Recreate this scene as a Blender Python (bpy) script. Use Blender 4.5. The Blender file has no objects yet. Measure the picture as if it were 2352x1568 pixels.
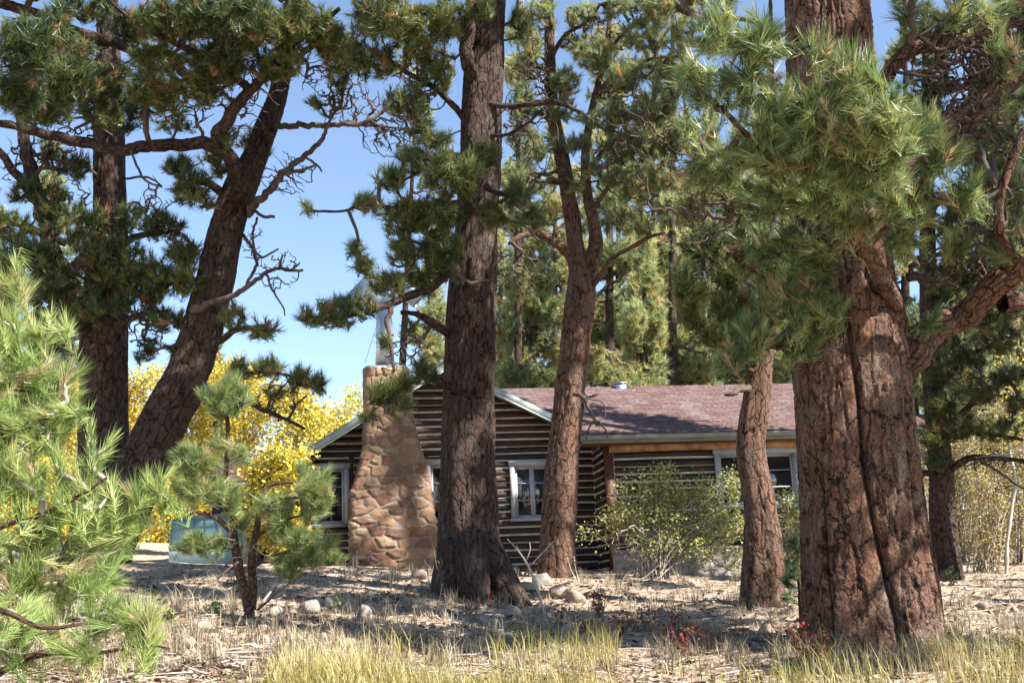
import bpy, math, random
import numpy as np
from mathutils import Vector

# ---------------------------------------------------------------- scene, camera, light
scene = bpy.context.scene
COL = scene.collection
RNG = np.random.default_rng(7)
random.seed(7)

FPX, CX, CY = 2600.0, 1176.0, 784.0          # focal length and centre in 2352x1568 pixels of the photograph
PITCH, ROLL = math.radians(13.5), 0.045
CAM = np.array([0.0, 0.0, 1.6])
Fv = np.array([0, math.cos(PITCH), math.sin(PITCH)])
U0 = np.array([0, -math.sin(PITCH), math.cos(PITCH)])
R0 = np.array([1.0, 0, 0])
Rv = math.cos(ROLL)*R0 - math.sin(ROLL)*U0
Uv = math.sin(ROLL)*R0 + math.cos(ROLL)*U0

cam = bpy.data.cameras.new('camera')
cam.sensor_width = 36.0
cam.lens = 36.0*FPX/2352.0
cam.clip_start = 0.05
cam.clip_end = 3000
camo = bpy.data.objects.new('camera', cam)
COL.objects.link(camo)
from mathutils import Matrix
M = Matrix(((Rv[0], Uv[0], -Fv[0]), (Rv[1], Uv[1], -Fv[1]), (Rv[2], Uv[2], -Fv[2])))
camo.matrix_world = Matrix.Translation(Vector(CAM)) @ M.to_4x4()
scene.camera = camo

SUN_AZ, SUN_EL = math.radians(62), math.radians(43)     # azimuth measured from straight behind the camera towards the right
SUN = np.array([math.sin(SUN_AZ)*math.cos(SUN_EL), -math.cos(SUN_AZ)*math.cos(SUN_EL), math.sin(SUN_EL)])
w = bpy.data.worlds.new('World'); scene.world = w; w.use_nodes = True
nt = w.node_tree
sky = nt.nodes.new('ShaderNodeTexSky'); sky.sky_type = 'NISHITA'; sky.sun_disc = False
sky.sun_elevation = SUN_EL
sky.sun_rotation = math.atan2(SUN[0], SUN[1])
sky.altitude = 1200; sky.air_density = 1.0; sky.dust_density = 0.2; sky.ozone_density = 0.35
bg = nt.nodes['Background']; bg.inputs['Strength'].default_value = 0.088
nt.links.new(sky.outputs[0], bg.inputs['Color'])
sl = bpy.data.lights.new('sun', 'SUN'); sl.energy = 5.0; sl.angle = math.radians(0.53); sl.color = (1.0, 0.955, 0.88)
so = bpy.data.objects.new('sun', sl); COL.objects.link(so)
so.rotation_euler = Vector(SUN).to_track_quat('Z', 'Y').to_euler()
scene.view_settings.view_transform = 'Standard'
scene.view_settings.look = 'None'
scene.view_settings.exposure = 1.72
scene.view_settings.gamma = 1
scene.cycles.max_bounces = 6
scene.cycles.diffuse_bounces = 2
scene.cycles.glossy_bounces = 2
scene.cycles.transparent_max_bounces = 8
scene.cycles.caustics_reflective = False
scene.cycles.caustics_refractive = False

# ---------------------------------------------------------------- helpers
def at(px, py, Y):
    """world point seen at photo pixel (px, py) that lies at world depth Y"""
    d = Fv + Rv*(px-CX)/FPX + Uv*(CY-py)/FPX
    return CAM + d*(Y/d[1])

def hash2(i, j, k=0):
    i = np.asarray(i).astype(np.int64); j = np.asarray(j).astype(np.int64)
    h = (i*374761393 + j*668265263 + k*2147483647 + 12345) & 0xffffffff
    h = ((h ^ (h >> 13))*1274126177) & 0xffffffff
    h = ((h ^ (h >> 16))*2246822519) & 0xffffffff
    return ((h ^ (h >> 15)) & 0xffffff)/float(0x1000000)

def vnoise(x, y, k=0):
    xi, yi = np.floor(x), np.floor(y)
    fx, fy = x-xi, y-yi
    fx = fx*fx*(3-2*fx); fy = fy*fy*(3-2*fy)
    a = hash2(xi, yi, k); b = hash2(xi+1, yi, k); c = hash2(xi, yi+1, k); d = hash2(xi+1, yi+1, k)
    return (a*(1-fx)+b*fx)*(1-fy)+(c*(1-fx)+d*fx)*fy

def fbm(x, y, k=0, o=4):
    s = 0; a = 1; t = 0
    for i in range(o):
        s = s + a*vnoise(x, y, k+i*7); t += a; a *= .5; x = x*2.03+3.1; y = y*2.03+1.7
    return s/t

def vnoise3(x, y, z, k=0):
    xi, yi, zi = np.floor(x), np.floor(y), np.floor(z); fx, fy, fz = x-xi, y-yi, z-zi
    fx = fx*fx*(3-2*fx); fy = fy*fy*(3-2*fy); fz = fz*fz*(3-2*fz); r = 0
    for dz, wz in ((0, 1-fz), (1, fz)):
        kk = (zi+dz)*7919+k
        a = hash2(xi, yi+kk*13, k); b = hash2(xi+1, yi+kk*13, k); c = hash2(xi, yi+1+kk*13, k); d = hash2(xi+1, yi+1+kk*13, k)
        r = r+wz*((a*(1-fx)+b*fx)*(1-fy)+(c*(1-fx)+d*fx)*fy)
    return r
def fbm3(x, y, z, k=0, o=3):
    s = 0; a = 1; t = 0
    for i in range(o):
        s = s+a*vnoise3(x, y, z, k+i*7); t += a; a *= .5; x = x*2.03+3.1; y = y*2.03+1.7; z = z*2.03+.9
    return s/t

def voronoi(x, y, wrap=None, k=0, jit=.85):
    """F1, F2 and cell hash of a jittered grid; wrap = number of cells round x"""
    xi, yi = np.floor(x), np.floor(y)
    F1 = np.full(x.shape, 9.); F2 = np.full(x.shape, 9.); H = np.zeros(x.shape)
    for dj in (-1, 0, 1):
        for di in (-1, 0, 1):
            ci, cj = xi+di, yi+dj
            wi = np.mod(ci, wrap) if wrap else ci
            px = ci+.5+jit*(hash2(wi, cj, k)-.5); py = cj+.5+jit*(hash2(wi, cj, k+5)-.5)
            d = np.hypot(x-px, y-py); h = hash2(wi, cj, k+9)
            near = d < F1
            F2 = np.where(near, F1, np.minimum(F2, d))
            H = np.where(near, h, H); F1 = np.where(near, d, F1)
    return F1, F2, H

def link(o, parent=None, label=None, cat=None, group=None, kind=None):
    COL.objects.link(o)
    if parent is not None: o.parent = parent
    if label: o['label'] = label
    if cat: o['category'] = cat
    if group: o['group'] = group
    if kind: o['kind'] = kind
    return o

def thing(name, label, cat, loc=(0, 0, 0), group=None):
    o = bpy.data.objects.new(name, None)
    o.empty_display_size = .2
    o.location = loc
    return link(o, None, label, cat, group)

def mesh_obj(name, V, F3=None, F4=None, mats=(), parent=None, attrs=None, midx=None, smooth=False, **kw):
    """mesh object from numpy arrays; V in world coordinates, shifted to the parent's origin"""
    V = np.asarray(V, dtype=np.float32)
    off = np.zeros(3, dtype=np.float32); q = parent
    while q is not None:
        off += np.array(q.location, dtype=np.float32); q = q.parent
    V = V - off
    me = bpy.data.meshes.new(name)
    n3 = 0 if F3 is None else len(F3); n4 = 0 if F4 is None else len(F4)
    me.vertices.add(len(V)); me.vertices.foreach_set('co', V.ravel())
    loops = np.concatenate([np.asarray(F3, dtype=np.int32).ravel() if n3 else np.zeros(0, np.int32),
                            np.asarray(F4, dtype=np.int32).ravel() if n4 else np.zeros(0, np.int32)])
    me.loops.add(len(loops)); me.loops.foreach_set('vertex_index', loops)
    me.polygons.add(n3+n4)
    ls = np.concatenate([np.arange(n3)*3, n3*3+np.arange(n4)*4]).astype(np.int32)
    me.polygons.foreach_set('loop_start', ls)
    if midx is not None: me.polygons.foreach_set('material_index', np.asarray(midx, dtype=np.int32))
    if smooth: me.polygons.foreach_set('use_smooth', np.ones(n3+n4, dtype=bool))
    me.update(calc_edges=True)
    for k, a in (attrs or {}).items():
        at_ = me.attributes.new(k, 'FLOAT', 'POINT'); at_.data.foreach_set('value', np.asarray(a, dtype=np.float32))
    for m in mats: me.materials.append(m)
    return link(bpy.data.objects.new(name, me), parent, **kw)

class Geo:
    """collects pieces into one mesh"""
    def __init__(s): s.V = []; s.Q = []; s.T = []; s.n = 0; s.A = []
    def add(s, V, Q=None, T=None, a=0.0):
        V = np.asarray(V, float).reshape(-1, 3)
        if Q is not None and len(Q): s.Q.append(np.asarray(Q, int).reshape(-1, 4)+s.n)
        if T is not None and len(T): s.T.append(np.asarray(T, int).reshape(-1, 3)+s.n)
        s.V.append(V); s.A.append(np.full(len(V), a) if np.isscalar(a) else np.asarray(a)); s.n += len(V)
    def box(s, O, A, B, C, a=0.0):
        O, A, B, C = map(np.asarray, (O, A, B, C))
        P = [O, O+A, O+A+B, O+B, O+C, O+A+C, O+A+B+C, O+B+C]
        q = [(0, 3, 2, 1), (4, 5, 6, 7), (0, 1, 5, 4), (1, 2, 6, 5), (2, 3, 7, 6), (3, 0, 4, 7)]
        if np.dot(np.cross(A, B), C) < 0: q = [f[::-1] for f in q]
        s.add(P, q, a=a)
    def tube(s, P, r, n=8, cap=True, a=0.0):
        V, Q = tube_arr(P, r, n)
        base = s.n; s.add(V, Q, a=a)
        if cap:
            m = len(P)
            for ring, flip in ((0, True), (m-1, False)):
                c = np.asarray(P[0 if ring == 0 else -1], float)
                idx = np.arange(n)+ring*n
                t = [(idx[(i+1) % n], idx[i], m*n) if flip else (idx[i], idx[(i+1) % n], m*n) for i in range(n)]
                s.V.append(c.reshape(1, 3)); s.A.append(np.full(1, a)); 
                s.T.append(np.array([(x+base, y+base, s.n) for x, y, _ in t])); s.n += 1
    def build(s, name, mat, parent=None, smooth=False, **kw):
        return mesh_obj(name, np.concatenate(s.V), np.concatenate(s.T) if s.T else None, np.concatenate(s.Q) if s.Q else None,
                        mat if isinstance(mat, (list, tuple)) else (mat,), parent, {'tone': np.concatenate(s.A)}, smooth=smooth, **kw)

def frames(P):
    P = np.asarray(P, float)
    T = np.gradient(P, axis=0); T /= np.linalg.norm(T, axis=1)[:, None]+1e-12
    ref = np.array([0.13, 1, 0.07]) if abs(T[0][1]) < .9 else np.array([1, 0, 0.1])
    N = np.zeros_like(P); n = ref-T[0]*ref.dot(T[0]); n /= np.linalg.norm(n)
    for i in range(len(P)):
        n = n-T[i]*n.dot(T[i]); n /= np.linalg.norm(n); N[i] = n
    return T, N, np.cross(T, N)

def tube_arr(P, r, n):
    P = np.asarray(P, float); r = np.broadcast_to(np.asarray(r, float), (len(P),))
    T, N, B = frames(P)
    th = np.arange(n)*2*math.pi/n
    V = P[:, None]+(N[:, None]*np.cos(th)[None, :, None]+B[:, None]*np.sin(th)[None, :, None])*r[:, None, None]
    i, j = np.meshgrid(np.arange(len(P)-1), np.arange(n), indexing='ij')
    a = i*n+j; b = i*n+(j+1) % n
    Q = np.stack([a, b, b+n, a+n], -1).reshape(-1, 4)
    return V.reshape(-1, 3), Q

def spline(P, step, extra=None):
    """Catmull-Rom resampling of points (any number of columns)"""
    P = np.asarray(P, float)
    Q = np.vstack([2*P[0]-P[1], P, 2*P[-1]-P[-2]])
    out = []
    for i in range(len(P)-1):
        p0, p1, p2, p3 = Q[i:i+4]
        m = max(2, int(np.linalg.norm((p2-p1)[:3])/step)+1)
        t = np.linspace(0, 1, m, endpoint=False)[:, None]
        out.append(.5*(2*p1+(p2-p0)*t+(2*p0-5*p1+4*p2-p3)*t**2+(3*p1-p0-3*p2+p3)*t**3))
    out.append(P[-1:])
    return np.vstack(out)

# ---------------------------------------------------------------- materials
class NT:
    def __init__(s, name):
        s.m = bpy.data.materials.new(name); s.m.use_nodes = True; s.t = s.m.node_tree; s.b = s.t.nodes['Principled BSDF']
        s.out = s.t.nodes['Material Output']
    def n(s, typ, **kw):
        x = s.t.nodes.new('ShaderNode'+typ)
        for k, v in kw.items():
            if k.startswith('i_'):
                key = k[2:]; x.inputs[int(key) if key.isdigit() else key].default_value = v
            else: setattr(x, k, v)
        return x
    def l(s, a, b): s.t.links.new(a, b)
    def ramp(s, fac, stops, interp='LINEAR'):
        r = s.n('ValToRGB'); cr = r.color_ramp; cr.interpolation = interp
        while len(cr.elements) < len(stops): cr.elements.new(.5)
        for e, (p, c) in zip(cr.elements, stops): e.position = p; e.color = (*c, 1)
        s.l(fac, r.inputs[0]); return r.outputs[0]
    def attr(s, name): return s.n('Attribute', attribute_name=name).outputs['Fac']
    def noise(s, scale, detail=4, rough=.55, vec=None):
        x = s.n('TexNoise'); x.inputs['Scale'].default_value = scale; x.inputs['Detail'].default_value = detail; x.inputs['Roughness'].default_value = rough
        if vec is None: vec = s.coord()
        s.l(vec, x.inputs['Vector']); return x.outputs['Fac']
    def coord(s):
        if not hasattr(s, 'c'): s.c = s.n('TexCoord').outputs['Object']
        return s.c
    def mapping(s, scale):
        m = s.n('Mapping'); m.inputs['Scale'].default_value = scale; s.l(s.coord(), m.inputs[0]); return m.outputs[0]
    def mix(s, a, b, f, mode='MIX'):
        x = s.n('Mix', data_type='RGBA', blend_type=mode)
        for v, i in ((f, 0), (a, 6), (b, 7)):
            if hasattr(v, 'is_linked') or hasattr(v, 'links'): s.l(v, x.inputs[i])
            else: x.inputs[i].default_value = v if i == 0 else (*v, 1)
        return x.outputs[2]
    def math(s, op, a, b=0.0):
        x = s.n('Math', operation=op)
        for v, i in ((a, 0), (b, 1)):
            if hasattr(v, 'links'): s.l(v, x.inputs[i])
            else: x.inputs[i].default_value = v
        return x.outputs[0]
    def bump(s, h, strength=.5, dist=.02):
        x = s.n('Bump'); x.inputs['Strength'].default_value = strength; x.inputs['Distance'].default_value = dist
        s.l(h, x.inputs['Height']); s.l(x.outputs[0], s.b.inputs['Normal'])
    def col(s, c): 
        if hasattr(c, 'links'): s.l(c, s.b.inputs['Base Color'])
        else: s.b.inputs['Base Color'].default_value = (*c, 1)
    def rough(s, v): s.b.inputs['Roughness'].default_value = v
    def spec(s, v): s.b.inputs['Specular IOR Level'].default_value = v

def mat_leafy(name, stops, trans=.35, rough=.45, spec=.5, sc=None):
    k = NT(name); t = k.attr('tone')
    c = k.ramp(t, stops); k.col(c); k.rough(rough); k.spec(spec)
    tr = k.n('BsdfTranslucent'); k.l(c, tr.inputs[0])
    mx = k.n('MixShader'); mx.inputs[0].default_value = trans
    k.l(k.b.outputs[0], mx.inputs[1]); k.l(tr.outputs[0], mx.inputs[2]); k.l(mx.outputs[0], k.out.inputs[0])
    return k.m

def mat_bark(name, deep, c1, c2, c3, sc=1.0, bump=.9):
    """plated bark: elongated cells along the trunk parted by dark furrows, each cut again into flaky scales"""
    k = NT(name)
    plate = k.attr('plate'); cb = k.n('CombineXYZ'); k.l(k.attr('tu'), cb.inputs[0]); k.l(k.attr('tv'), cb.inputs[1])
    def noisevec(scale, amt, vec):
        x = k.n('TexNoise'); x.inputs['Scale'].default_value = scale; x.inputs['Detail'].default_value = 3; k.l(k.coord(), x.inputs['Vector'])
        sb = k.n('VectorMath', operation='SUBTRACT'); k.l(x.outputs['Color'], sb.inputs[0]); sb.inputs[1].default_value = (.5, .5, .5)
        sc_ = k.n('VectorMath', operation='MULTIPLY'); k.l(sb.outputs[0], sc_.inputs[0]); sc_.inputs[1].default_value = (amt, amt*.8, 0)
        ad = k.n('VectorMath', operation='ADD'); k.l(vec, ad.inputs[0]); k.l(sc_.outputs[0], ad.inputs[1]); return ad.outputs[0]
    v0 = noisevec(7*sc, 1.5, cb.outputs[0]); v0 = noisevec(30*sc, .45, v0); v0 = noisevec(110*sc, .16, v0)
    def vor(scale, feat, vec):
        x = k.n('TexVoronoi', voronoi_dimensions='2D', feature=feat); x.inputs['Scale'].default_value = scale; k.l(vec, x.inputs['Vector']); return x
    e1 = vor(1.0, 'DISTANCE_TO_EDGE', v0).outputs['Distance']; f = vor(1.0, 'F1', v0); e2 = vor(2.7, 'DISTANCE_TO_EDGE', v0).outputs['Distance']; f2 = vor(2.7, 'F1', v0)
    n1 = k.noise(3.2*sc, 5, .6); n2 = k.noise(60*sc, 5, .75); n3 = k.noise(14*sc, 4, .6)
    s1 = k.n('SeparateColor'); k.l(f.outputs['Color'], s1.inputs[0]); s2 = k.n('SeparateColor'); k.l(f2.outputs['Color'], s2.inputs[0])
    base = k.mix(c1, c2, s1.outputs[0]); base = k.mix(base, c3, k.math('MULTIPLY', k.ramp(n1, [(.45, (0, 0, 0)), (.62, (1, 1, 1))]), s2.outputs[0]))
    base = k.mix(base, tuple(.55*x for x in c1), k.math('MULTIPLY', s2.outputs[1], .55))
    base = k.mix(base, deep, k.math('MULTIPLY', k.ramp(n2, [(.38, (1, 1, 1)), (.50, (0, 0, 0))]), .75))
    base = k.mix(k.mix(deep, base, .35), base, k.ramp(e2, [(.0, (0, 0, 0)), (.06, (1, 1, 1))]))
    wide = k.math('ADD', e1, k.math('ADD', k.math('MULTIPLY', k.math('SUBTRACT', n3, .5), .16), k.math('MULTIPLY', k.math('SUBTRACT', n1, .47), .30)))
    fr = k.ramp(wide, [(.015, (0, 0, 0)), (.085, (1, 1, 1))])
    base = k.mix(deep, base, fr)
    base = k.mix(deep, base, k.ramp(plate, [(.05, (0, 0, 0)), (.45, (1, 1, 1))]))
    k.col(base); k.rough(.88); k.spec(.2)
    hgt = k.math('ADD', k.math('MULTIPLY', k.ramp(wide, [(0, (0, 0, 0)), (.16, (1, 1, 1))]), 1.0), k.math('ADD', k.math('MULTIPLY', k.ramp(e2, [(0, (0, 0, 0)), (.12, (1, 1, 1))]), .28), k.math('ADD', k.math('MULTIPLY', n2, .35), k.math('MULTIPLY', s2.outputs[2], .25))))
    k.bump(hgt, bump, .022/sc)
    return k.m

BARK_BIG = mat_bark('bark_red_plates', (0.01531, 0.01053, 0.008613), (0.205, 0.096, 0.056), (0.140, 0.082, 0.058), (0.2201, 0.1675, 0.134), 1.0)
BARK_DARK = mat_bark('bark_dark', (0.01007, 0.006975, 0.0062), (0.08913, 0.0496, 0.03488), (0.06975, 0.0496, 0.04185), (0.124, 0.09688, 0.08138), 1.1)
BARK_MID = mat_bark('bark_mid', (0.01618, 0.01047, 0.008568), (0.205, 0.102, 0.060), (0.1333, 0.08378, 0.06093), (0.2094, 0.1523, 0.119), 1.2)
def mat_twig(name, a, b):
    k = NT(name); n = k.noise(9, 4); k.col(k.mix(a, b, k.ramp(n, [(.35, (0, 0, 0)), (.65, (1, 1, 1))]))); k.rough(.85); k.spec(.2)
    k.bump(k.noise(60, 3), .5, .01); return k.m
TWIG = mat_twig('twig_bark', (.05, .035, .028), (.105, .078, .062))
TWIG_PALE = mat_twig('twig_grey', (.24, .20, .17), (.42, .37, .32))
DEADWOOD = mat_twig('dead_limb_bark', (0.052, 0.0344, 0.0272), (0.112, 0.084, 0.0704))
WOOD_PALE = mat_twig('bare_wood', (.36, .23, .13), (.50, .36, .23))
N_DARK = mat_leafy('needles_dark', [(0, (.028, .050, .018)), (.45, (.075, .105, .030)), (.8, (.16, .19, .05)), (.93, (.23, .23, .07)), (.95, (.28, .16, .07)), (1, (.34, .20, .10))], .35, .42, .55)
N_LIT = mat_leafy('needles_lit', [(0, (.07, .125, .045)), (.4, (.17, .235, .075)), (.8, (.32, .36, .13)), (.93, (.42, .42, .18)), (.95, (.36, .27, .13)), (1, (.42, .30, .16))], .4, .38, .6)  # lit counterpart of the dark needles, sunlight put into the paler colour
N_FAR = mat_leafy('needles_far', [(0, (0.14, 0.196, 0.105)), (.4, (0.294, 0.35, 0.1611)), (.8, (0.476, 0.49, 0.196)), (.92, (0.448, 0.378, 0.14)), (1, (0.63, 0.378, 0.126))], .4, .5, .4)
N_YOUNG = mat_leafy('needles_young', [(0, (.14, .21, .06)), (.4, (.26, .35, .10)), (.8, (.38, .45, .15)), (.92, (.46, .49, .2)), (.95, (.46, .36, .2)), (1, (.52, .42, .26))], .42, .45, .35)
L_ASPEN = mat_leafy('leaves_aspen', [(0, (.42, .28, .02)), (.45, (.62, .48, .045)), (.85, (.72, .64, .14)), (1, (.45, .50, .08))], .4, .5, .35)
L_SHRUB = mat_leafy('leaves_shrub', [(0, (.11, .15, .045)), (.5, (.23, .27, .08)), (.85, (.38, .38, .11)), (1, (.48, .40, .12))], .4, .5, .35)
L_THICKET = mat_leafy('leaves_thicket', [(0, (.20, .17, .06)), (.5, (.36, .30, .10)), (.85, (.48, .42, .16)), (1, (.45, .24, .08))], .35, .6, .3)
L_RED = mat_leafy('leaves_red', [(0, (.10, .02, .02)), (.5, (.28, .04, .03)), (.8, (.25, .10, .05)), (1, (.22, .22, .07))], .35, .5, .3)
G_GRASS = mat_leafy('grass_blade', [(0, (.12, .14, .035)), (.35, (.24, .22, .06)), (.7, (.40, .32, .11)), (1, (.52, .42, .22))], .35, .5, .35)
G_DRY = mat_leafy('grass_dry', [(0, (0.108, 0.09, 0.0585)), (.5, (0.27, 0.216, 0.144)), (1, (0.45, 0.387, 0.279))], .3, .6, .3)
G_LITTER = mat_leafy('litter', [(0, (0.06237, 0.0401, 0.02673)), (.4, (0.1782, 0.1158, 0.08019)), (.75, (0.3386, 0.2317, 0.1604)), (1, (0.5346, 0.4366, 0.3386))], .0, .8, .2)

def mat_ground():
    k = NT('soil')
    a = k.noise(.9, 6, .6); b = k.noise(14, 6, .7); c = k.noise(70, 4, .7)
    col = k.mix((.52, .41, .30), (.39, .30, .22), k.ramp(a, [(.35, (0, 0, 0)), (.62, (1, 1, 1))]))
    col = k.mix(col, (.085, .06, .045), k.ramp(b, [(.50, (0, 0, 0)), (.66, (1, 1, 1))]))
    col = k.mix(col, (.44, .36, .29), k.ramp(c, [(.55, (0, 0, 0)), (.7, (1, 1, 1))]))
    k.col(col); k.rough(.95); k.spec(.15)
    k.bump(k.math('ADD', b, c), .7, .04); return k.m
SOIL = mat_ground()
def mat_simple(name, c, rough=.6, spec=.4, var=None, sc=6, bump=None, metal=0):
    k = NT(name)
    if var: k.col(k.mix(c, var, k.ramp(k.noise(sc, 5, .6), [(.38, (0, 0, 0)), (.62, (1, 1, 1))])))
    else: k.col(c)
    k.rough(rough); k.spec(spec); k.b.inputs['Metallic'].default_value = metal
    if bump: k.bump(k.noise(bump[0], 4), bump[1], .01)
    return k.m
def mat_rock():
    k = NT('rock'); n = k.noise(4, 6, .65); m = k.noise(26, 5, .7); t = k.attr('tone')
    c = k.mix((.27, .18, .135), (.20, .19, .165), t)
    c = k.mix(c, (.34, .29, .24), k.ramp(n, [(.5, (0, 0, 0)), (.65, (1, 1, 1))]))
    c = k.mix(c, (.15, .17, .13), k.ramp(m, [(.56, (0, 0, 0)), (.7, (1, 1, 1))]))
    k.col(c); k.rough(.9); k.spec(.2); k.bump(m, .7, .02); return k.m
ROCK = mat_rock()
def mat_log():
    k = NT('log_wood'); t = k.attr('tone')
    n = k.noise(3, 5, .6, k.mapping((.6, .6, 3))); m = k.noise(40, 4, .6, k.mapping((.12, .12, 1)))
    c = k.mix((.009, .004, .003), (.040, .016, .009), t)
    c = k.mix(c, (.075, .037, .016), k.ramp(n, [(.54, (0, 0, 0)), (.72, (1, 1, 1))]))
    c = k.mix(c, (.009, .005, .004), k.ramp(m, [(.36, (1, 1, 1)), (.5, (0, 0, 0))]))
    k.col(c); k.rough(.55); k.spec(.35); k.bump(m, .4, .008); return k.m
LOG = mat_log()
CHINK = mat_simple('chinking', (0.4784, 0.4576, 0.416), .9, .2, (0.3328, 0.312, 0.2808), 7, (30, .5))
LOGTAN = mat_simple('peeled_log', (.42, .24, .10), .6, .3, (.22, .10, .045), 5, (30, .4))
POSTW = mat_simple('post_wood', (.075, .026, .018), .6, .3, (.12, .045, .028), 6)
TRIM = mat_simple('trim_paint', (.34, .345, .37), .55, .4, (.29, .295, .32), 5)
RAKE = mat_simple('rake_paint', (.23, .27, .26), .5, .4, (.33, .37, .36), 9, (20, .2))
METAL = mat_simple('galvanised', (.42, .47, .52), .38, .5, (.34, .38, .43), 4, None, .75)
GUTTER = mat_simple('gutter_paint', (.16, .18, .17), .4, .5, (.22, .24, .23), 3)
DARKIN = mat_simple('interior', (.05, .045, .04), .9, .1)
CURTAIN = mat_simple('curtain_cloth', (.20, .20, .23), .9, .2)
def mat_glass(name, tint, tr):
    k = NT(name)
    g = k.n('BsdfGlossy'); g.inputs['Roughness'].default_value = .02; g.inputs[0].default_value = (.9, .9, .9, 1)
    t = k.n('BsdfTransparent'); t.inputs[0].default_value = (*tint, 1)
    f = k.n('Fresnel'); f.inputs[0].default_value = 1.5
    m = k.n('MixShader'); k.l(k.math('ADD', f.outputs[0], tr), m.inputs[0]); k.l(t.outputs[0], m.inputs[1]); k.l(g.outputs[0], m.inputs[2])
    k.l(m.outputs[0], k.out.inputs[0]); return k.m
GLASS = mat_glass('window_glass', (.80, .84, .86), .06)
TEAL = mat_simple('teal_panel', (0.2448, 0.3835, 0.359), .35, .5, (0.3101, 0.4488, 0.4243), 1.2)
def mat_roof():
    k = NT('shingles')
    uv = k.n('Attribute', attribute_name='ru').outputs['Fac']; vv = k.attr('rv')
    cb = k.n('CombineXYZ'); k.l(uv, cb.inputs[0]); k.l(vv, cb.inputs[1])
    br = k.n('TexBrick'); k.l(cb.outputs[0], br.inputs['Vector'])
    br.inputs['Scale'].default_value = 1; br.inputs['Brick Width'].default_value = .30; br.inputs['Row Height'].default_value = .13
    br.inputs['Mortar Size'].default_value = .009; br.inputs['Color1'].default_value = (0.0925, 0.05032, 0.04884, 1); br.inputs['Color2'].default_value = (0.1517, 0.0962, 0.09028, 1)
    br.inputs['Mortar'].default_value = (0.037, 0.0222, 0.02368, 1); br.inputs['Bias'].default_value = 0
    n = k.noise(2.2, 5, .7, cb.outputs[0]); m = k.noise(30, 3, .7, cb.outputs[0])
    c = k.mix(br.outputs[0], (0.148, 0.1295, 0.1258), k.ramp(n, [(.52, (0, 0, 0)), (.66, (.75, .75, .75))]))
    c = k.mix(c, (0.0629, 0.0444, 0.0444), k.ramp(m, [(.56, (0, 0, 0)), (.75, (0.518, 0.518, 0.518))]))
    k.col(c); k.rough(.9); k.spec(.2)
    k.bump(k.math('ADD', br.outputs['Fac'], m), .6, -.01); return k.m
ROOFM = mat_roof()
def mat_stone():
    k = NT('chimney_stone'); plate, rnd, r2 = k.attr('plate'), k.attr('rnd'), k.attr('rnd2')
    n = k.noise(5, 5, .65); m = k.noise(34, 5, .7)
    c = k.ramp(rnd, [(0, (0.128, 0.06, 0.04368)), (.25, (0.2, 0.116, 0.0714)), (.5, (0.248, 0.164, 0.0966)), (.7, (0.136, 0.08, 0.0588)), (.85, (0.216, 0.14, 0.0924)), (1, (0.304, 0.224, 0.1428))])
    c = k.mix(c, (0.104, 0.056, 0.04368), k.ramp(n, [(.52, (0, 0, 0)), (.72, (0.64, 0.64, 0.672))]))
    c = k.mix(c, (0.288, 0.208, 0.1512), k.ramp(m, [(.58, (0, 0, 0)), (.75, (0.48, 0.48, 0.504))]))
    c = k.mix((0.2, 0.18, 0.1554), c, k.ramp(plate, [(.28, (0, 0, 0)), (.45, (1, 1, 1))]))
    k.col(c); k.rough(.85); k.spec(.25); k.bump(m, .6, .015); return k.m
STONE = mat_stone()
FOUND = mat_simple('foundation_stone', (.30, .26, .23), .9, .2, (.22, .19, .17), 3, (20, .6))

# ---------------------------------------------------------------- ground
_gc = [(2000, 1482, 9.3), (2150, 1455, 9.3), (1850, 1500, 9.2), (1745, 1385, 12.5), (1085, 1362, 13.5), (1200, 1395, 12.9), (1285, 1322, 16), (2170, 1332, 19),
       (575, 1412, 9.5), (820, 1308, 21), (1366, 1312, 21.4), (1450, 1330, 19.6), (1830, 1335, 19.6), (700, 1300, 21), (210, 1290, 15.5), (60, 1300, 16), (300, 1568, 6.2),
       (1176, 1568, 7.2), (2000, 1568, 7.6), (1176, 1485, 9.5), (700, 1490, 8.3), (2350, 1440, 12), (2215, 1375, 13), (1500, 1410, 11.8), (400, 1350, 13), (300, 1480, 8.0), (2300, 1500, 9.6)]
_P = [at(*g) for g in _gc]
_P += [np.array(p, float) for p in [(-12, 0, 0), (0, 0, .02), (12, 0, -.1), (0, -12, -.9), (-12, 9, 1.2), (14, 10, 1.0), (-14, 22, 2.4), (14, 22, 2.2),
       (0, 30, 2.8), (-7, 33, 3.6), (-16, 34, 4.4), (16, 34, 3.0), (0, 60, 4.2), (-14, 60, 6.5), (-40, 60, 7.5), (40, 60, 4.6), (40, 0, 0), (-40, 0, .3), (0, -60, -3), (-3.0, 4.5, .7), (0, 5, .8), (3.5, 5, .8)]]
_P = np.array(_P)
_A = np.column_stack([np.ones(len(_P)), _P[:, :2]]); _c, *_ = np.linalg.lstsq(_A, _P[:, 2], rcond=None)
_K = lambda d: np.sqrt(d*d+.6)
_d = np.linalg.norm(_P[:, None, :2]-_P[None, :, :2], axis=2)
_w = np.linalg.solve(_K(_d)-np.eye(len(_P))*.35, _P[:, 2]-_A@_c)
def ground0(x, y):
    x = np.asarray(x, float); y = np.asarray(y, float); sh = x.shape
    q = np.column_stack([x.ravel(), y.ravel()]); z = _c[0]+q@_c[1:]
    d = np.linalg.norm(q[:, None]-_P[None, :, :2], axis=2); R = np.linalg.norm(q-np.array([0, 12.]), axis=1)
    f = np.clip((140-R)/90, 0, 1)
    lim = np.clip(z, -6, 8)
    return (lim*(1-f)+f*(z+_K(d)@_w)).reshape(sh)
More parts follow.
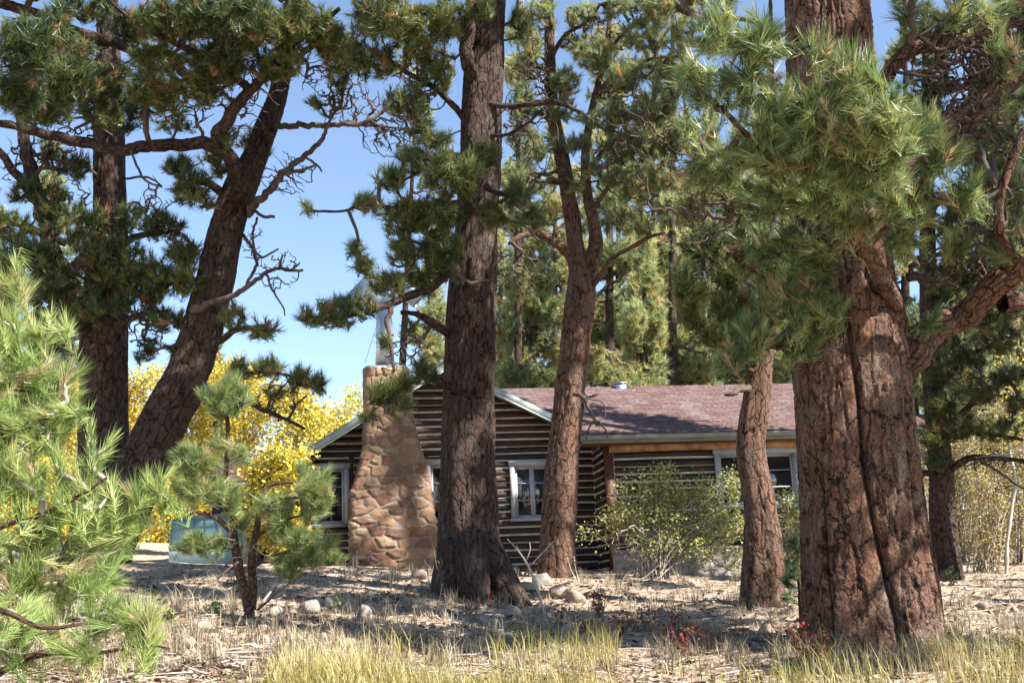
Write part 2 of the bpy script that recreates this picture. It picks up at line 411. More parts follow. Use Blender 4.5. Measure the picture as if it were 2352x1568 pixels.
def ground(x, y):
    x = np.asarray(x, float); y = np.asarray(y, float)
    near = np.clip((45-np.hypot(x, y-12))/25, 0, 1)
    return ground0(x, y)+near*(.10*(fbm(x*1.1, y*1.1, 3)-.5)+.05*(fbm(x*5, y*5, 11)-.5))
_t = np.linspace(-1, 1, 420); _g = np.sign(_t)*(np.abs(_t)*11+np.expm1(np.abs(_t)*7.2)*.75)
gx, gy = np.meshgrid(_g, _g+12.0, indexing='ij')
gz = np.concatenate([ground(gx[i:i+30], gy[i:i+30]) for i in range(0, 420, 30)])
i, j = np.meshgrid(np.arange(419), np.arange(419), indexing='ij'); a = i*420+j
mesh_obj('ground', np.stack([gx, gy, gz], -1).reshape(-1, 3), None, np.stack([a, a+420, a+421, a+1], -1).reshape(-1, 4), (SOIL,), smooth=True, kind='structure')
gz1 = lambda x, y: float(ground(np.array([x]), np.array([y]))[0])

# ---------------------------------------------------------------- cabin
_a = math.radians(8)
HW = np.array([math.cos(_a), math.sin(_a), 0]); HD = np.array([-math.sin(_a), math.cos(_a), 0]); HZ = np.array([0, 0, 1.])
HO = at(1176, 1300, 22); HO[2] = 0
def H(u, v, z):
    u, v, z = np.broadcast_arrays(np.asarray(u, float), np.asarray(v, float), np.asarray(z, float))
    return HO+u[..., None]*HW+v[..., None]*HD+z[..., None]*HZ
def hit(px, py, v):
    d = Fv+Rv*(px-CX)/FPX+Uv*(CY-py)/FPX
    t = ((HO+HD*v-CAM)@HD)/(d@HD); P = CAM+d*t
    return (P-HO)@HW, P[2]
cabin = thing('log_cabin', 'dark log cabin with pale chinking, red shingle roof and a stone chimney on its gable', 'cabin', tuple(H(2, 2, 2.4)))
UR, ZR, VR = -1.197, 6.32, 2.2               # gable ridge, ridge height, depth of the wing's ridge
VG, ZG, UE = -1.37, 4.72, 8.2                # wing eave
roofz_g = lambda u: np.where(u < UR, ZR+.613*(u-UR), ZR-.519*(u-UR))

def log_wall(name, fn, L, z0, z1, holes=(), top=None, seed=0, tan=()):
    """fn(s, out, z) maps run, outward distance and height to the world"""
    pitch = .142
    s = np.arange(0, L+.001, .07); s = np.unique(np.concatenate([s, [L]]+[[h[0], h[1]] for h in holes]))
    n = int((z1-z0)/pitch)+1
    prof = [(0, .016, 0), (.26, .022, 0), (.27, .026, 1), (.37, .044, 1), (.58, .054, 1), (.8, .044, 1), (.985, .018, 1)]
    Z = []; Oo = []; K = []
    for k in range(n):
        jit = .020*(vnoise(s*.45+k*3.7, s*0+k, seed)-.5)*2
        th = 1+.25*(vnoise(s*.3+k*1.7, s*0+k, seed+3)-.5)
        for t, o, kk in prof:
            Z.append(z0+(k+t)*pitch+jit*(1 if t < .2 else 1)); Oo.append(o*th+0*s); K.append(np.full(s.shape, hash2(k, seed, 3)))
    Z = np.array(Z); Oo = np.array(Oo); K = np.array(K); S = np.broadcast_to(s, Z.shape)
    if top is not None:
        tz = top(S); Z = np.minimum(Z, tz)
    else: Z = np.minimum(Z, z1)
    V = fn(S, Oo, Z).reshape(-1, 3)
    m = Z.shape[1]; i, j = np.meshgrid(np.arange(Z.shape[0]-1), np.arange(m-1), indexing='ij')
    a = (i*m+j).ravel(); Q = np.stack([a, a+1, a+m+1, a+m], -1)
    zc = (Z[:-1, :-1]+Z[1:, 1:]).ravel()/2; sc = (S[:-1, :-1]+S[1:, 1:]).ravel()/2
    keep = np.abs(Z[:-1, :-1]-Z[1:, 1:]).ravel() > 1e-5
    for h in holes: keep &= ~((sc > h[0]) & (sc < h[1]) & (zc > h[2]) & (zc < h[3]))
    mi = np.where((i.ravel() % 7) < 1, 1, 0); kk = (i.ravel()//7)
    for q in tan: mi = np.where((kk == q) & (mi == 0), 2, mi)
    return mesh_obj(name, V, None, Q[keep], (LOG, CHINK, LOGTAN), cabin, {'tone': K.ravel()}, midx=mi[keep], smooth=False)

UL, UC = -3.87, 1.72
W1 = (-3.66, -3.14, 3.40, 4.43); W2 = (-1.52, -.93, 3.40, 4.45); W3 = (.11, .85, 3.39, 4.38); W4 = (3.93, 5.42, 3.42, 4.38)
hl = lambda h, u0: (h[0]-u0, h[1]-u0, h[2], h[3])
log_wall('gable_wall', lambda s, o, z: H(UL+s, -o, z), UC-UL, 2.2, 6.3, [hl(q, UL) for q in (W1, W2, W3)], lambda s: roofz_g(UL+s)-.06, 1)
log_wall('side_wall', lambda s, o, z: H(UC-o, -s, z), .92, 2.33, 5.1, (), None, 2)
WV = -.92
log_wall('wing_wall', lambda s, o, z: H(UC+s, WV-o, z), 7.75-UC, 2.62, 4.75, [hl(W4, UC)], None, 3)
log_wall('end_wall', lambda s, o, z: H(7.75+o, WV+s, z), 6.2, 2.62, 6.3, (), lambda s: np.minimum(4.72+.448*(s+.45), 6.32-.448*(s-3.12))-.06, 4)
log_wall('left_wall', lambda s, o, z: H(UL-o, 5.3-s, z), 5.3, 2.2, 4.66, (), None, 5)
g = Geo(); g.box(H(UL, 5.25, 2.2), HW*(7.75-UL), HD*.1, HZ*2.5); g.build('back_wall', LOG, cabin)
# under-eave lighter log, foundation
g = Geo(); P = spline([H(1.80, WV-.10, 4.545), H(4, WV-.11, 4.56), H(7.8, WV-.10, 4.55)], .2); g.tube(P, .085*(1+.06*np.sin(np.arange(len(P))*1.3)), 12); g.build('eave_log', LOGTAN, cabin, smooth=True)
# posts
def post(u, v, wd, z0, z1, m=POSTW, dirn=(HW, HD)):
    g = Geo(); g.box(H(u, v, z0), HW*wd, HD*.12, HZ*(z1-z0)); return g.build('post', m, cabin)
post(-3.86, -.085, .13, 2.1, 4.62); post(-3.06, -.075, .085, 2.2, 4.66); post(-1.62, -.075, .085, 2.2, 4.62)
post(UC-.02, WV-.10, .17, 2.35, 4.62)
g = Geo()
for u in (-3.725, -3.075, -2.965, -1.64, UC-.035+.2):
    vv = -.045 if u < 1 else WV-.05
    g.box(H(u-.012, vv, 2.3), HW*.026, HD*.06, HZ*2.3)
g.box(H(UC-.045, -.05, 2.4), HW*.035, HD*.05, HZ*2.6)
g.build('corner_chinking', CHINK, cabin)
# foundation with stones
def stones_sheet(name, fn, L, z0, z1, cw, ch, seed, amp=.05, mat=STONE, parent=None):
    s, z = np.meshgrid(np.arange(0, L+.001, .03), np.arange(z0, z1+.001, .03), indexing='ij')
    wx = s/cw+.25*(fbm(s*2, z*2, seed)-.5); wz = z/ch+.35*(fbm(s*2, z*2, seed+4)-.5)
    F1, F2, h = voronoi(wx+.5*(np.floor(wz) % 2), wz, None, seed)
    e = np.clip((F2-F1)/.35, 0, 1); pl = e**.5
    V = fn(s, amp*pl, z).reshape(-1, 3); m = s.shape[1]
    i, j = np.meshgrid(np.arange(s.shape[0]-1), np.arange(m-1), indexing='ij'); a = (i*m+j).ravel()
    return mesh_obj(name, V, None, np.stack([a, a+m, a+m+1, a+1], -1), (mat,), parent, {'plate': pl.ravel(), 'rnd': h.ravel(), 'rnd2': h.ravel()}, smooth=True)
stones_sheet('foundation', lambda s, o, z: H(UC+s, WV-.12-o-.1*(2.62-z), z), 6.0, 2.0, 2.64, .45, .25, 21, .07, mat_simple('foundation_rock', (.30, .26, .23), .9, .2, (.20, .17, .15), 4, (16, .8)), cabin)
g = Geo(); g.box(H(UC, WV-.22, 2.60), HW*6.05, HD*.22, HZ*.05); g.build('foundation_ledge', FOUND, cabin)

# windows
def window(h, v, cols, rows, curtain=None, mull=None, sill=True, tw=.085):
    u0, u1, z0, z1 = h; g = Geo(); y0 = v-.105; t = .06
    def bar(a, b, c, d, vo=y0, th=t): g.box(H(a, vo, c), HW*(b-a), HD*th, HZ*(d-c))
    bar(u0-tw, u0, z0-.02, z1, y0); bar(u1, u1+tw, z0-.02, z1, y0); bar(u0-tw-.02, u1+tw+.02, z1, z1+.10, y0-.012, t+.012)
    if sill: bar(u0-tw-.03, u1+tw+.03, z0-.075, z0-.02, y0-.04, t+.04)
    for a, b in ((u0, u0+.014), (u1-.014, u1)): bar(a, b, z0-.02, z1, y0+.02, .14)
    bar(u0+.014, u1-.014, z1-.014, z1, y0+.02, .14); bar(u0+.014, u1-.014, z0-.02, z0, y0+.02, .14)
    fr = g.build('window', TRIM, cabin)
    g = Geo(); s = .045; vs = v-.03
    edges = [u0+.014]+([mull] if mull else [])+[u1-.014]
    for a, b in zip(edges[:-1], edges[1:]):
        g.box(H(a, vs, z0), HW*s, HD*.035, HZ*(z1-z0-.014)); g.box(H(b-s, vs, z0), HW*s, HD*.035, HZ*(z1-z0-.014))
        g.box(H(a+s, vs, z0), HW*(b-a-2*s), HD*.035, HZ*s); g.box(H(a+s, vs, z1-.014-s), HW*(b-a-2*s), HD*.035, HZ*s)
        for c in range(1, cols):
            uu = a+(b-a)*c/cols; g.box(H(uu-.008, vs+.006, z0+s), HW*.016, HD*.014, HZ*(z1-z0-2*s-.014))
        for r in range(1, rows):
            zz = z0+(z1-z0)*r/rows; g.box(H(a+s, vs+.004, zz-.008), HW*(b-a-2*s), HD*.018, HZ*.016)
    g.build('sash', TRIM, fr)
    g = Geo(); g.box(H(u0+.02, v-.012, z0+.01), HW*(u1-u0-.04), HD*.004, HZ*(z1-z0-.04)); g.build('pane', GLASS, fr)
    if curtain:
        for (a, b, sgn) in curtain:
            zz = np.linspace(z1-.02, z0+.03, 24); ss = np.linspace(0, 1, 18); Z, S = np.meshgrid(zz, ss, indexing='ij')
            k = (z1-Z)/(z1-z0); wdt = (b-a)*(1-.72*np.clip(k*1.15, 0, 1)**1.3)
            U = (a if sgn > 0 else b)+sgn*wdt*S; VV = v+.06+.015*np.sin(S*22)*(1-.3*k)
            ii, jj = np.meshgrid(np.arange(23), np.arange(17), indexing='ij'); q = (ii*18+jj).ravel()
            mesh_obj('curtain', H(U, VV, Z).reshape(-1, 3), None, np.stack([q, q+1, q+19, q+18], -1), (CURTAIN,), fr, smooth=True)
    return fr
window(W1, 0, 2, 3); window(W2, 0, 2, 3)
window(W3, 0, 1, 3, curtain=[(W3[0]+.03, W3[0]+.36, 1), (W3[1]-.36, W3[1]-.03, -1)], mull=(W3[0]+W3[1])/2-.02)
window(W4, WV, 2, 3, mull=None)
# inner rooms: dark floor and lining so that the windows look into a room
g = Geo(); g.box(H(UL+.15, .5, 2.55), HW*5.4, HD*4.5, HZ*.05); g.box(H(UC+.2, WV+.3, 2.66), HW*5.8, HD*5.3, HZ*.05); g.box(H(UL+.15, .15, 4.62), HW*5.4, HD*4.8, HZ*.04); g.box(H(UC+.1, WV+.15, 4.64), HW*5.8, HD*5.4, HZ*.04)
g.box(H(UL+.15, 2.4, 2.6), HW*11, HD*.05, HZ*2.0); g.build('interior_lining', DARKIN, cabin)

# roof
def roof_plane(P, th=.05, name='roof'):
    """P: polygon in (u,v,z); sheet with thickness; ru along the eave, rv up the slope"""
    P = np.array(P, float); n = len(P); nrm = np.cross(P[1]-P[0], P[2]-P[0]); nrm /= np.linalg.norm(nrm)
    if nrm[2] < 0: nrm = -nrm
    top = P+nrm*th; V = np.vstack([top, P]); VW = H(V[:, 0], V[:, 1], V[:, 2])
    hd = np.array([nrm[1], -nrm[0], 0]); hd /= np.linalg.norm(hd); up = np.cross(nrm, hd)
    if up[2] < 0: up = -up
    me = bpy.data.meshes.new(name); off = np.array(cabin.location)
    area = sum(P[i][0]*P[(i+1) % n][1]-P[(i+1) % n][0]*P[i][1] for i in range(n))
    f = list(range(n)) if area > 0 else list(range(n))[::-1]
    faces = [tuple(f), tuple([x+n for x in f[::-1]])]+[(f[(i+1) % n], f[i], f[i]+n, f[(i+1) % n]+n) for i in range(n)]
    me.from_pydata([tuple(x-off) for x in VW], [], faces); me.update()
    for nm, vec in (('ru', hd), ('rv', up)):
        a = me.attributes.new(nm, 'FLOAT', 'POINT'); a.data.foreach_set('value', (V@vec).astype(np.float32))
    me.materials.append(ROOFM); return link(bpy.data.objects.new(name, me), cabin)
zw = lambda v: ZG+.448*(v-VG)
uval = lambda v: UR+(ZR-zw(v))/.519
roof_plane([(1.22, VG, ZG), (UE, VG, ZG), (UE, VR, zw(VR)), (UR, VR, zw(VR)), (uval(-.52), -.52, zw(-.52)), (1.22, -.52, zw(-.52))])
roof_plane([(UE, VR, zw(VR)), (UE, 5.77, ZG), (UR, 5.77, ZG), (UR, VR, zw(VR))])
roof_plane([(UR, -.52, ZR), (uval(-.52), -.52, zw(-.52)), (UR, VR, ZR)])
roof_plane([(-4.06, -.52, float(roofz_g(-4.06))), (UR, -.52, ZR), (UR, 5.7, ZR), (-4.06, 5.7, float(roofz_g(-4.06)))])
def strip(name, a, b, dv, dz, mat, over=0):
    a = H(*a); b = H(*b); g = Geo(); g.box(a, b-a, dv, dz); return g.build(name, mat, cabin)
zl = lambda u: float(roofz_g(u))
strip('rake_board', (-4.08, -.545, zl(-4.08)-.10), (UR, -.545, ZR-.10), HD*.022, HZ*.145, RAKE)
strip('rake_board', (UR, -.545, ZR-.10), (1.20, -.545, zl(1.20)-.10), HD*.022, HZ*.145, RAKE)
strip('drip_edge', (UR, -.56, ZR-.125), (1.20, -.56, zl(1.20)-.125), HD*.05, HZ*.024, mat_simple('drip_metal', (.55, .60, .60), .4, .5, (.35, .40, .40), 12))
strip('drip_edge', (-4.08, -.56, zl(-4.08)-.125), (UR, -.56, ZR-.125), HD*.05, HZ*.024, bpy.data.materials['drip_metal'])
strip('soffit', (-4.0, -.52, zl(-4.0)-.05), (UR, -.52, ZR-.05), HD*.5, HZ*.02, RAKE); strip('soffit', (UR, -.52, ZR-.05), (1.9, -.52, zl(1.9)-.05), HD*.5, HZ*.02, RAKE)
strip('left_fascia', (-4.075, -.52, zl(-4.06)-.11), (-4.075, 5.7, zl(-4.06)-.11), HW*.02, HZ*.14, RAKE)
# gutter: half-round trough with a lip
g = Geo(); th = np.linspace(math.pi, 2*math.pi, 9); us = np.array([1.20, UE+.03])
for R_, sg in ((.062, 1), (.056, -1)):
    V = np.array([H(u, VG-.055+R_*math.cos(t), ZG-.005+R_*1.15*math.sin(t)) for u in us for t in th]).reshape(-1, 3)
    q = [(i, i+1, i+10, i+9) for i in range(8)]; g.add(V, q if sg > 0 else [x[::-1] for x in q])
g.box(H(1.20, VG-.122, ZG-.012), HW*(UE-1.17), HD*.008, HZ*.02); g.box(H(1.195, VG-.115, ZG-.075), HW*.008, HD*.12, HZ*.08); g.box(H(UE+.02, VG-.115, ZG-.075), HW*.008, HD*.12, HZ*.08)
g.box(H(1.22, VG+.008, ZG-.12), HW*(UE-1.22), HD*.02, HZ*.13)
g.build('gutter', GUTTER, cabin)
g = Geo(); g.box(H(1.25, VG+.03, ZG-.13), HW*(UE-1.3), HD*.46, HZ*.015); g.build('wing_soffit', POSTW, cabin)
strip('verge_board', (UE, VG, ZG-.12), (UE, VR, zw(VR)-.12), HW*.02, HZ*.16, TRIM)
# vents on the roof
u_, z_ = hit(1424, 895, VR-.05); g = Geo(); g.box(H(u_-.11, VR-.2, z_-.16), HW*.22, HD*.2, HZ*.28); g.box(H(u_-.13, VR-.22, z_+.12), HW*.26, HD*.24, HZ*.02); g.build('roof_vent', METAL, cabin)
u_, z_ = hit(1345, 945, .2); g = Geo(); P = [H(u_, .2, zw(.2)-.05), H(u_, .2, zw(.2)+.22), H(u_, .2, zw(.2)+.34)]; g.tube(P, [.055, .05, .05], 14)
g.tube([H(u_, .2, zw(.2)+.30), H(u_, .2, zw(.2)+.36), H(u_, .2, zw(.2)+.42)], [.09, .085, .02], 14); g.tube([H(u_, .2, zw(.2)-.02), H(u_, .2, zw(.2)+.06)], [.12, .07], 14); g.build('vent_pipe', TRIM, cabin, smooth=True)

# chimney (stands on the ground, built onto the gable: part of the cabin)
prof = [(1330, 804, 1006), (1290, 806, 1004), (1200, 806, 1000), (1130, 806, 992), (1080, 822, 980), (1020, 835, 962), (965, 838, 948), (900, 838, 943), (860, 838, 939), (842, 838, 937)]
Zp = []; Lp = []; Rp = []; Vf = []
for py, a, b in prof:
    vf = -.68 if py > 1130 else -.64
    ua, za = hit(a, py, vf); ub, zb = hit(b, py, vf); Zp.append((za+zb)/2); Lp.append(ua); Rp.append(ub); Vf.append(vf)
Zp = np.array(Zp); zz = np.arange(Zp[0]-.1, Zp[-1]+.001, .02); nz = len(zz)
Lz = np.interp(zz, Zp, Lp); Rz = np.interp(zz, Zp, Rp); Vz = np.interp(zz, Zp, Vf)
Lz += .03*(fbm(zz*2.3, zz*0+1, 31)-.5); Rz += .03*(fbm(zz*2.3, zz*0+5, 32)-.5)
m = 240; tt = np.arange(m)/m
def rrect(n, hx=.80, hy=.47, r=.09):
    """points and outward normals round a rounded rectangle, as fractions of its half sizes"""
    segs = [('l', (hx, -hy+r), (hx, hy-r), (1, 0)), ('c', (hx-r, hy-r), 0), ('l', (hx-r, hy), (-hx+r, hy), (0, 1)), ('c', (-hx+r, hy-r), 90),
            ('l', (-hx, hy-r), (-hx, -hy+r), (-1, 0)), ('c', (-hx+r, -hy+r), 180), ('l', (-hx+r, -hy), (hx-r, -hy), (0, -1)), ('c', (hx-r, -hy+r), 270)]
    P = []; N = []
    for q in segs:
        if q[0] == 'l':
            A, B = np.array(q[1]), np.array(q[2]); k = max(2, int(np.linalg.norm(B-A)/.005)); t = np.linspace(0, 1, k, endpoint=False)[:, None]
            P.append(A+(B-A)*t); N.append(np.tile(q[3], (k, 1)))
        else:
            t = np.radians(q[2]+np.linspace(0, 90, 28, endpoint=False)); d = np.column_stack([np.cos(t), np.sin(t)]); P.append(np.array(q[1])+d*r); N.append(d)
    P = np.vstack(P); N = np.vstack(N); P = np.vstack([P, P[:1]]); N = np.vstack([N, N[:1]])
    al = np.concatenate([[0], np.cumsum(np.hypot(*np.diff(P, axis=0).T))]); q = np.linspace(0, al[-1], n, endpoint=False)
    return [np.interp(q, al, P[:, 0])/hx, np.interp(q, al, P[:, 1])/hy, np.interp(q, al, N[:, 0]), np.interp(q, al, N[:, 1])]
T_, Z_ = np.meshgrid(tt, zz, indexing='xy')
rx_, ry_, nx_, ny_ = rrect(m)
X_ = (Lz+Rz)[:, None]/2+((Rz-Lz)/2)[:, None]*rx_[None]; Y_ = (Vz+.3)[:, None]/2+((.3-Vz)/2)[:, None]*ry_[None]
per = np.linspace(0, 1, m, endpoint=False)*5.2
nc = 15; wx = np.broadcast_to(per/5.2*nc, Z_.shape); wz = Z_/.19
wx = wx+.35*(fbm(X_*2.2+Y_, Z_*2.2, 41)-.5); wz = wz+.45*(fbm(X_*2.+Y_, Z_*2., 42)-.5)
F1, F2, hh = voronoi(wx+.5*(np.floor(wz) % 2), wz, None, 43, .8)
pl = np.clip((F2-F1)/.26, 0, 1)**.75; rough = fbm(X_*14+Y_*14, Z_*14, 44)-.5
out = .034*pl*(.5+.9*hh)+.028*rough*pl
ddx, ddy = nx_[None], ny_[None]
V = H(X_+ddx*out, Y_+ddy*out, Z_).reshape(-1, 3)
i, j = np.meshgrid(np.arange(nz-1), np.arange(m), indexing='ij'); a = (i*m+j).ravel(); b = (i*m+(j+1) % m).ravel()
chim = mesh_obj('chimney', V, None, np.stack([a, b, b+m, a+m], -1), (STONE,), cabin, {'plate': pl.ravel(), 'rnd': hh.ravel(), 'rnd2': hh.ravel()}, smooth=True)
# mortar crown and flue
uL, uR, zt = Lz[-1], Rz[-1], zz[-1]
g = Geo()
cu, cv = (uL+uR)/2, (Vz[-1]+.3)/2; hw, hd_ = (uR-uL)/2, (.3-Vz[-1])/2
for sc0, z0_, sc1, z1_ in ((1.03, zt-.03, 1.0, zt+.035), (1.0, zt+.035, .62, zt+.075)):
    pts = []
    for sc_, z_ in ((sc0, z0_), (sc1, z1_)):
        q = rrect(32); pts.append(H(cu+q[0]*hw*sc_, cv+q[1]*hd_*sc_, z_))
    g.add(np.vstack(pts), [(i, (i+1) % 32, (i+1) % 32+32, i+32) for i in range(32)])
q = rrect(32); x = cu+q[0]*hw*.62; y = cv+q[1]*hd_*.62; g.add(np.vstack([H(x, y, zt+.075), H(cu, cv, zt+.08)[None]]), T=[(i, (i+1) % 32, 32) for i in range(32)])
g.build('chimney_crown', CHINK, chim, smooth=False)
VF = cv
fl = lambda px, py: H(hit(px, py, VF)[0], VF, hit(px, py, VF)[1])
g = Geo()
g.tube([fl(884, 838), fl(884, 790), fl(882, 740), fl(880, 688)], [.185, .172, .155, .145], 28)
g.tube([fl(884, 770)-HZ*.01, fl(884, 768)+HZ*.01], [.178, .178], 28); 
g.tube([fl(838, 684), fl(862, 690), fl(880, 692), fl(905, 688), fl(930, 676)], [.13, .14, .145, .135, .12], 20)
flue = g.build('flue_pipe', METAL, chim, smooth=True)
def hood(p0, p1, r):
    g = Geo(); A, B = fl(*p0), fl(*p1); n = 28
    V1, Q1 = tube_arr([A, B], [r, r], n); g.add(V1, Q1); V2, Q2 = tube_arr([A, B], [r-.012, r-.012], n); g.add(V2, Q2[:, ::-1])
    for e in (0, 1): g.add(np.vstack([V1[e*n:(e+1)*n], V2[e*n:(e+1)*n]]), [(i, (i+1) % n, (i+1) % n+n, i+n) if e == 0 else (i+n, (i+1) % n+n, (i+1) % n, i) for i in range(n)])
    return g.build('flue_hood', METAL, chim, smooth=True)
hood((806, 702), (856, 648), .205); hood((962, 690), (908, 648), .18)
g = Geo(); 
for p, q in (((872, 730), (838, 842)), ((896, 730), (928, 835)), ((884, 730), (890, 842))): g.tube([fl(*p)-HD*.15, fl(*q)-HD*.35], .006, 5)
g.build('guy_wire', METAL, chim)

# ---------------------------------------------------------------- trees
def px_m(Y): return Y/FPX
def traced(pts, Y, step=.08, base_down=0):
    """pts: (px, py, radius in photo pixels[, depth]) -> resampled world centreline and radii"""
    A = []
    for p in pts:
        y = p[3] if len(p) > 3 else Y
        A.append([*at(p[0], p[1], y), p[2]*px_m(y)])
    A = np.array(A)
    if base_down: A[0, 2] -= base_down
    S = spline(A, step); return S[:, :3], np.maximum(S[:, 3], .004)

def bark_trunk(name, P, r, parent, mat, nseg, cell=(.10, .16), amp=.02, flare=0, lobes=5, seed=0, twist=.0, root=None, furrow=None):
    P = np.asarray(P); T, N, B = frames(P); L = np.concatenate([[0], np.cumsum(np.linalg.norm(np.diff(P, axis=0), axis=1))])
    th = np.arange(nseg)*2*math.pi/nseg
    TH, LL = np.meshgrid(th, L, indexing='xy'); RR = np.broadcast_to(r[:, None], TH.shape)
    rm = float(np.median(r)); nc = max(5, int(round(2*math.pi*rm/cell[0])))
    c, s = np.cos(TH), np.sin(TH)
    kx = rm/cell[0]; X3, Y3 = c*kx, s*kx
    wob = fbm3(X3*.5, Y3*.5, LL/cell[1]*.6, seed)-.5; wob2 = fbm3(X3*1.1, Y3*1.1, LL/cell[1]*1.1, seed+1)-.5; wob3 = fbm3(X3*4, Y3*4, LL/cell[0]*3, seed+2)-.5
    # long weaving fissures, cross cracks that cut the ridges into plates, and flakes on the plates
    A_ = fbm3(X3*1.25+wob3*.25, Y3*1.25, LL/cell[1]*.42, seed+4, 3)
    B_ = fbm3(X3*2.2+wob3*.3, Y3*2.2, LL/cell[1]*.8, seed+5, 3)
    f1 = np.clip(np.abs(A_-.5)/.050, 0, 1); f2 = np.clip(np.abs(B_-.5)/.022, 0, 1)
    x_t = TH/(2*math.pi)*nc+twist*LL+.8*wob; y_t = LL/cell[1]+.6*wob2+0*TH
    x = TH/(2*math.pi)*nc*1.3+1.3*wob+1.2*wob2+.35*wob3; y = LL/cell[1]*1.1+1.6*wob2+.4*wob3
    F1, F2, h = voronoi(x+.5*(np.floor(y) % 2), y, int(round(nc*1.3)), seed, 1.0) if False else voronoi(x, y, None, seed, 1.0)
    ck = np.clip((F2-F1)/.12, 0, 1)
    pl = f1*(.80+.20*f2)*(.38+.62*ck); pl = pl*pl*(3-2*pl)
    g1, g2, h2 = voronoi(x*3+wob3*1.5, y*3.4, None, seed+3, 1.0); small = np.clip((g2-g1)/.3, 0, 1)*(.4+.6*h2)
    fine = fbm3(c*rm*45, s*rm*45, LL*28, seed+8, 3)-.5
    ridge = .5+.5*np.cos(TH*lobes+seed+2*wob)
    base = np.exp(-LL/(.25+.9*rm))
    R = RR*(1+.05*(ridge-.5)*2+.06*wob*2)+amp*.9*(f1-.7)+amp*.6*fine+amp*.5*wob2+amp*.3*wob3
    if flare: R = R+RR*flare*base*(.35+1.0*ridge**2)
    if root is not None:
        for ang, mag, ln in root:
            dd = np.cos(TH-ang); R = R+RR*mag*np.clip(dd, 0, 1)**8*np.exp(-LL/ln)
    deepf = np.ones_like(pl)
    if furrow is not None:
        for ang, wdt, dep, l0, l1, dr in furrow:
            a0 = ang+dr*LL+.05*np.sin(LL*3)+.09*(fbm(LL*2.2, LL*0+seed, 77)-.5); d = np.abs((TH-a0+math.pi) % (2*math.pi)-math.pi)
            k = np.exp(-(d/wdt)**2)*np.clip((LL-l0)/.3, 0, 1)*np.clip((l1-LL)/.5, 0, 1); R = R-dep*k; deepf = deepf*(1-.9*k)
    V = P[:, None]+(N[:, None]*c[..., None]+B[:, None]*s[..., None])*R[..., None]
    n = nseg; i, j = np.meshgrid(np.arange(len(P)-1), np.arange(n), indexing='ij'); a = i*n+j; b = i*n+(j+1) % n
    Q = np.stack([a, b, b+n, a+n], -1).reshape(-1, 4)
    VV = np.vstack([V.reshape(-1, 3), P[-1:]]); k = len(P)*n
    Tt = np.array([((len(P)-1)*n+q, (len(P)-1)*n+(q+1) % n, k) for q in range(n)])
    plate = np.append(((.55+.45*np.clip(f1*1.3, 0, 1))*deepf).ravel(), .5); tu = np.append((x_t/1.0).ravel(), 0); tv = np.append(y_t.ravel(), 0); rnd = np.append(np.clip(.45*h+.55*h2, 0, 1).ravel(), .5)
    return mesh_obj(name, VV, Tt, Q, (mat,), parent, {'plate': plate, 'tu': tu, 'tv': tv}, smooth=True)

def grow(nodes, targets, gap, rng, sag=.15, wob=.13):
    """join every target to the nearest part of what has grown so far; returns segments and tip directions"""
    nodes = np.asarray(nodes); n0 = len(nodes); T = np.asarray(targets)
    d0 = np.array([np.min(np.sum((nodes-t)**2, axis=1)) for t in T]); order = np.argsort(d0+rng.random(len(T))*.02)
    cap = n0+len(T)*14; P = np.zeros((cap, 3)); P[:n0] = nodes; par = np.full(cap, -1); gen = np.zeros(cap); n = n0; tips = []
    for k in order:
        t = T[k]; d = P[:n]-t; dd = (np.sum(d*d, axis=1)+np.where(d[:, 2] > 0, d[:, 2]**2*.8, 0)); dd = (dd+.002)*(1+.45*gen[:n])
        j = int(np.argmin(dd)); D = math.sqrt(np.sum((P[j]-t)**2)); m = int(min(12, max(2, D/gap)))
        side = rng.normal(size=3); side -= side.dot(t-P[j])/max(D, 1e-6)**2*(t-P[j]); prev = j
        side *= wob*D/(np.linalg.norm(side)+1e-9)
        for q in range(1, m+1):
            f = q/m; p = P[j]*(1-f)+t*f+side*math.sin(f*math.pi)+np.array([0, 0, -sag*D*math.sin(f*math.pi)])
            if q < m: p = p+rng.normal(size=3)*gap*.055
            P[n] = p; par[n] = prev; gen[n] = gen[j]+(1 if q > m*.5 else .5); prev = n; n += 1
        tips.append(prev)
    P = P[:n]; par = par[:n]; cnt = np.zeros(n)
    cnt[tips] += 1
    for q in range(n-1, n0-1, -1): cnt[par[q]] += cnt[q]
    tips = np.array(tips); dirs = P[tips]-P[par[tips]]; dirs /= np.linalg.norm(dirs, axis=1)[:, None]+1e-9
    return P, par, cnt, n0, tips, dirs

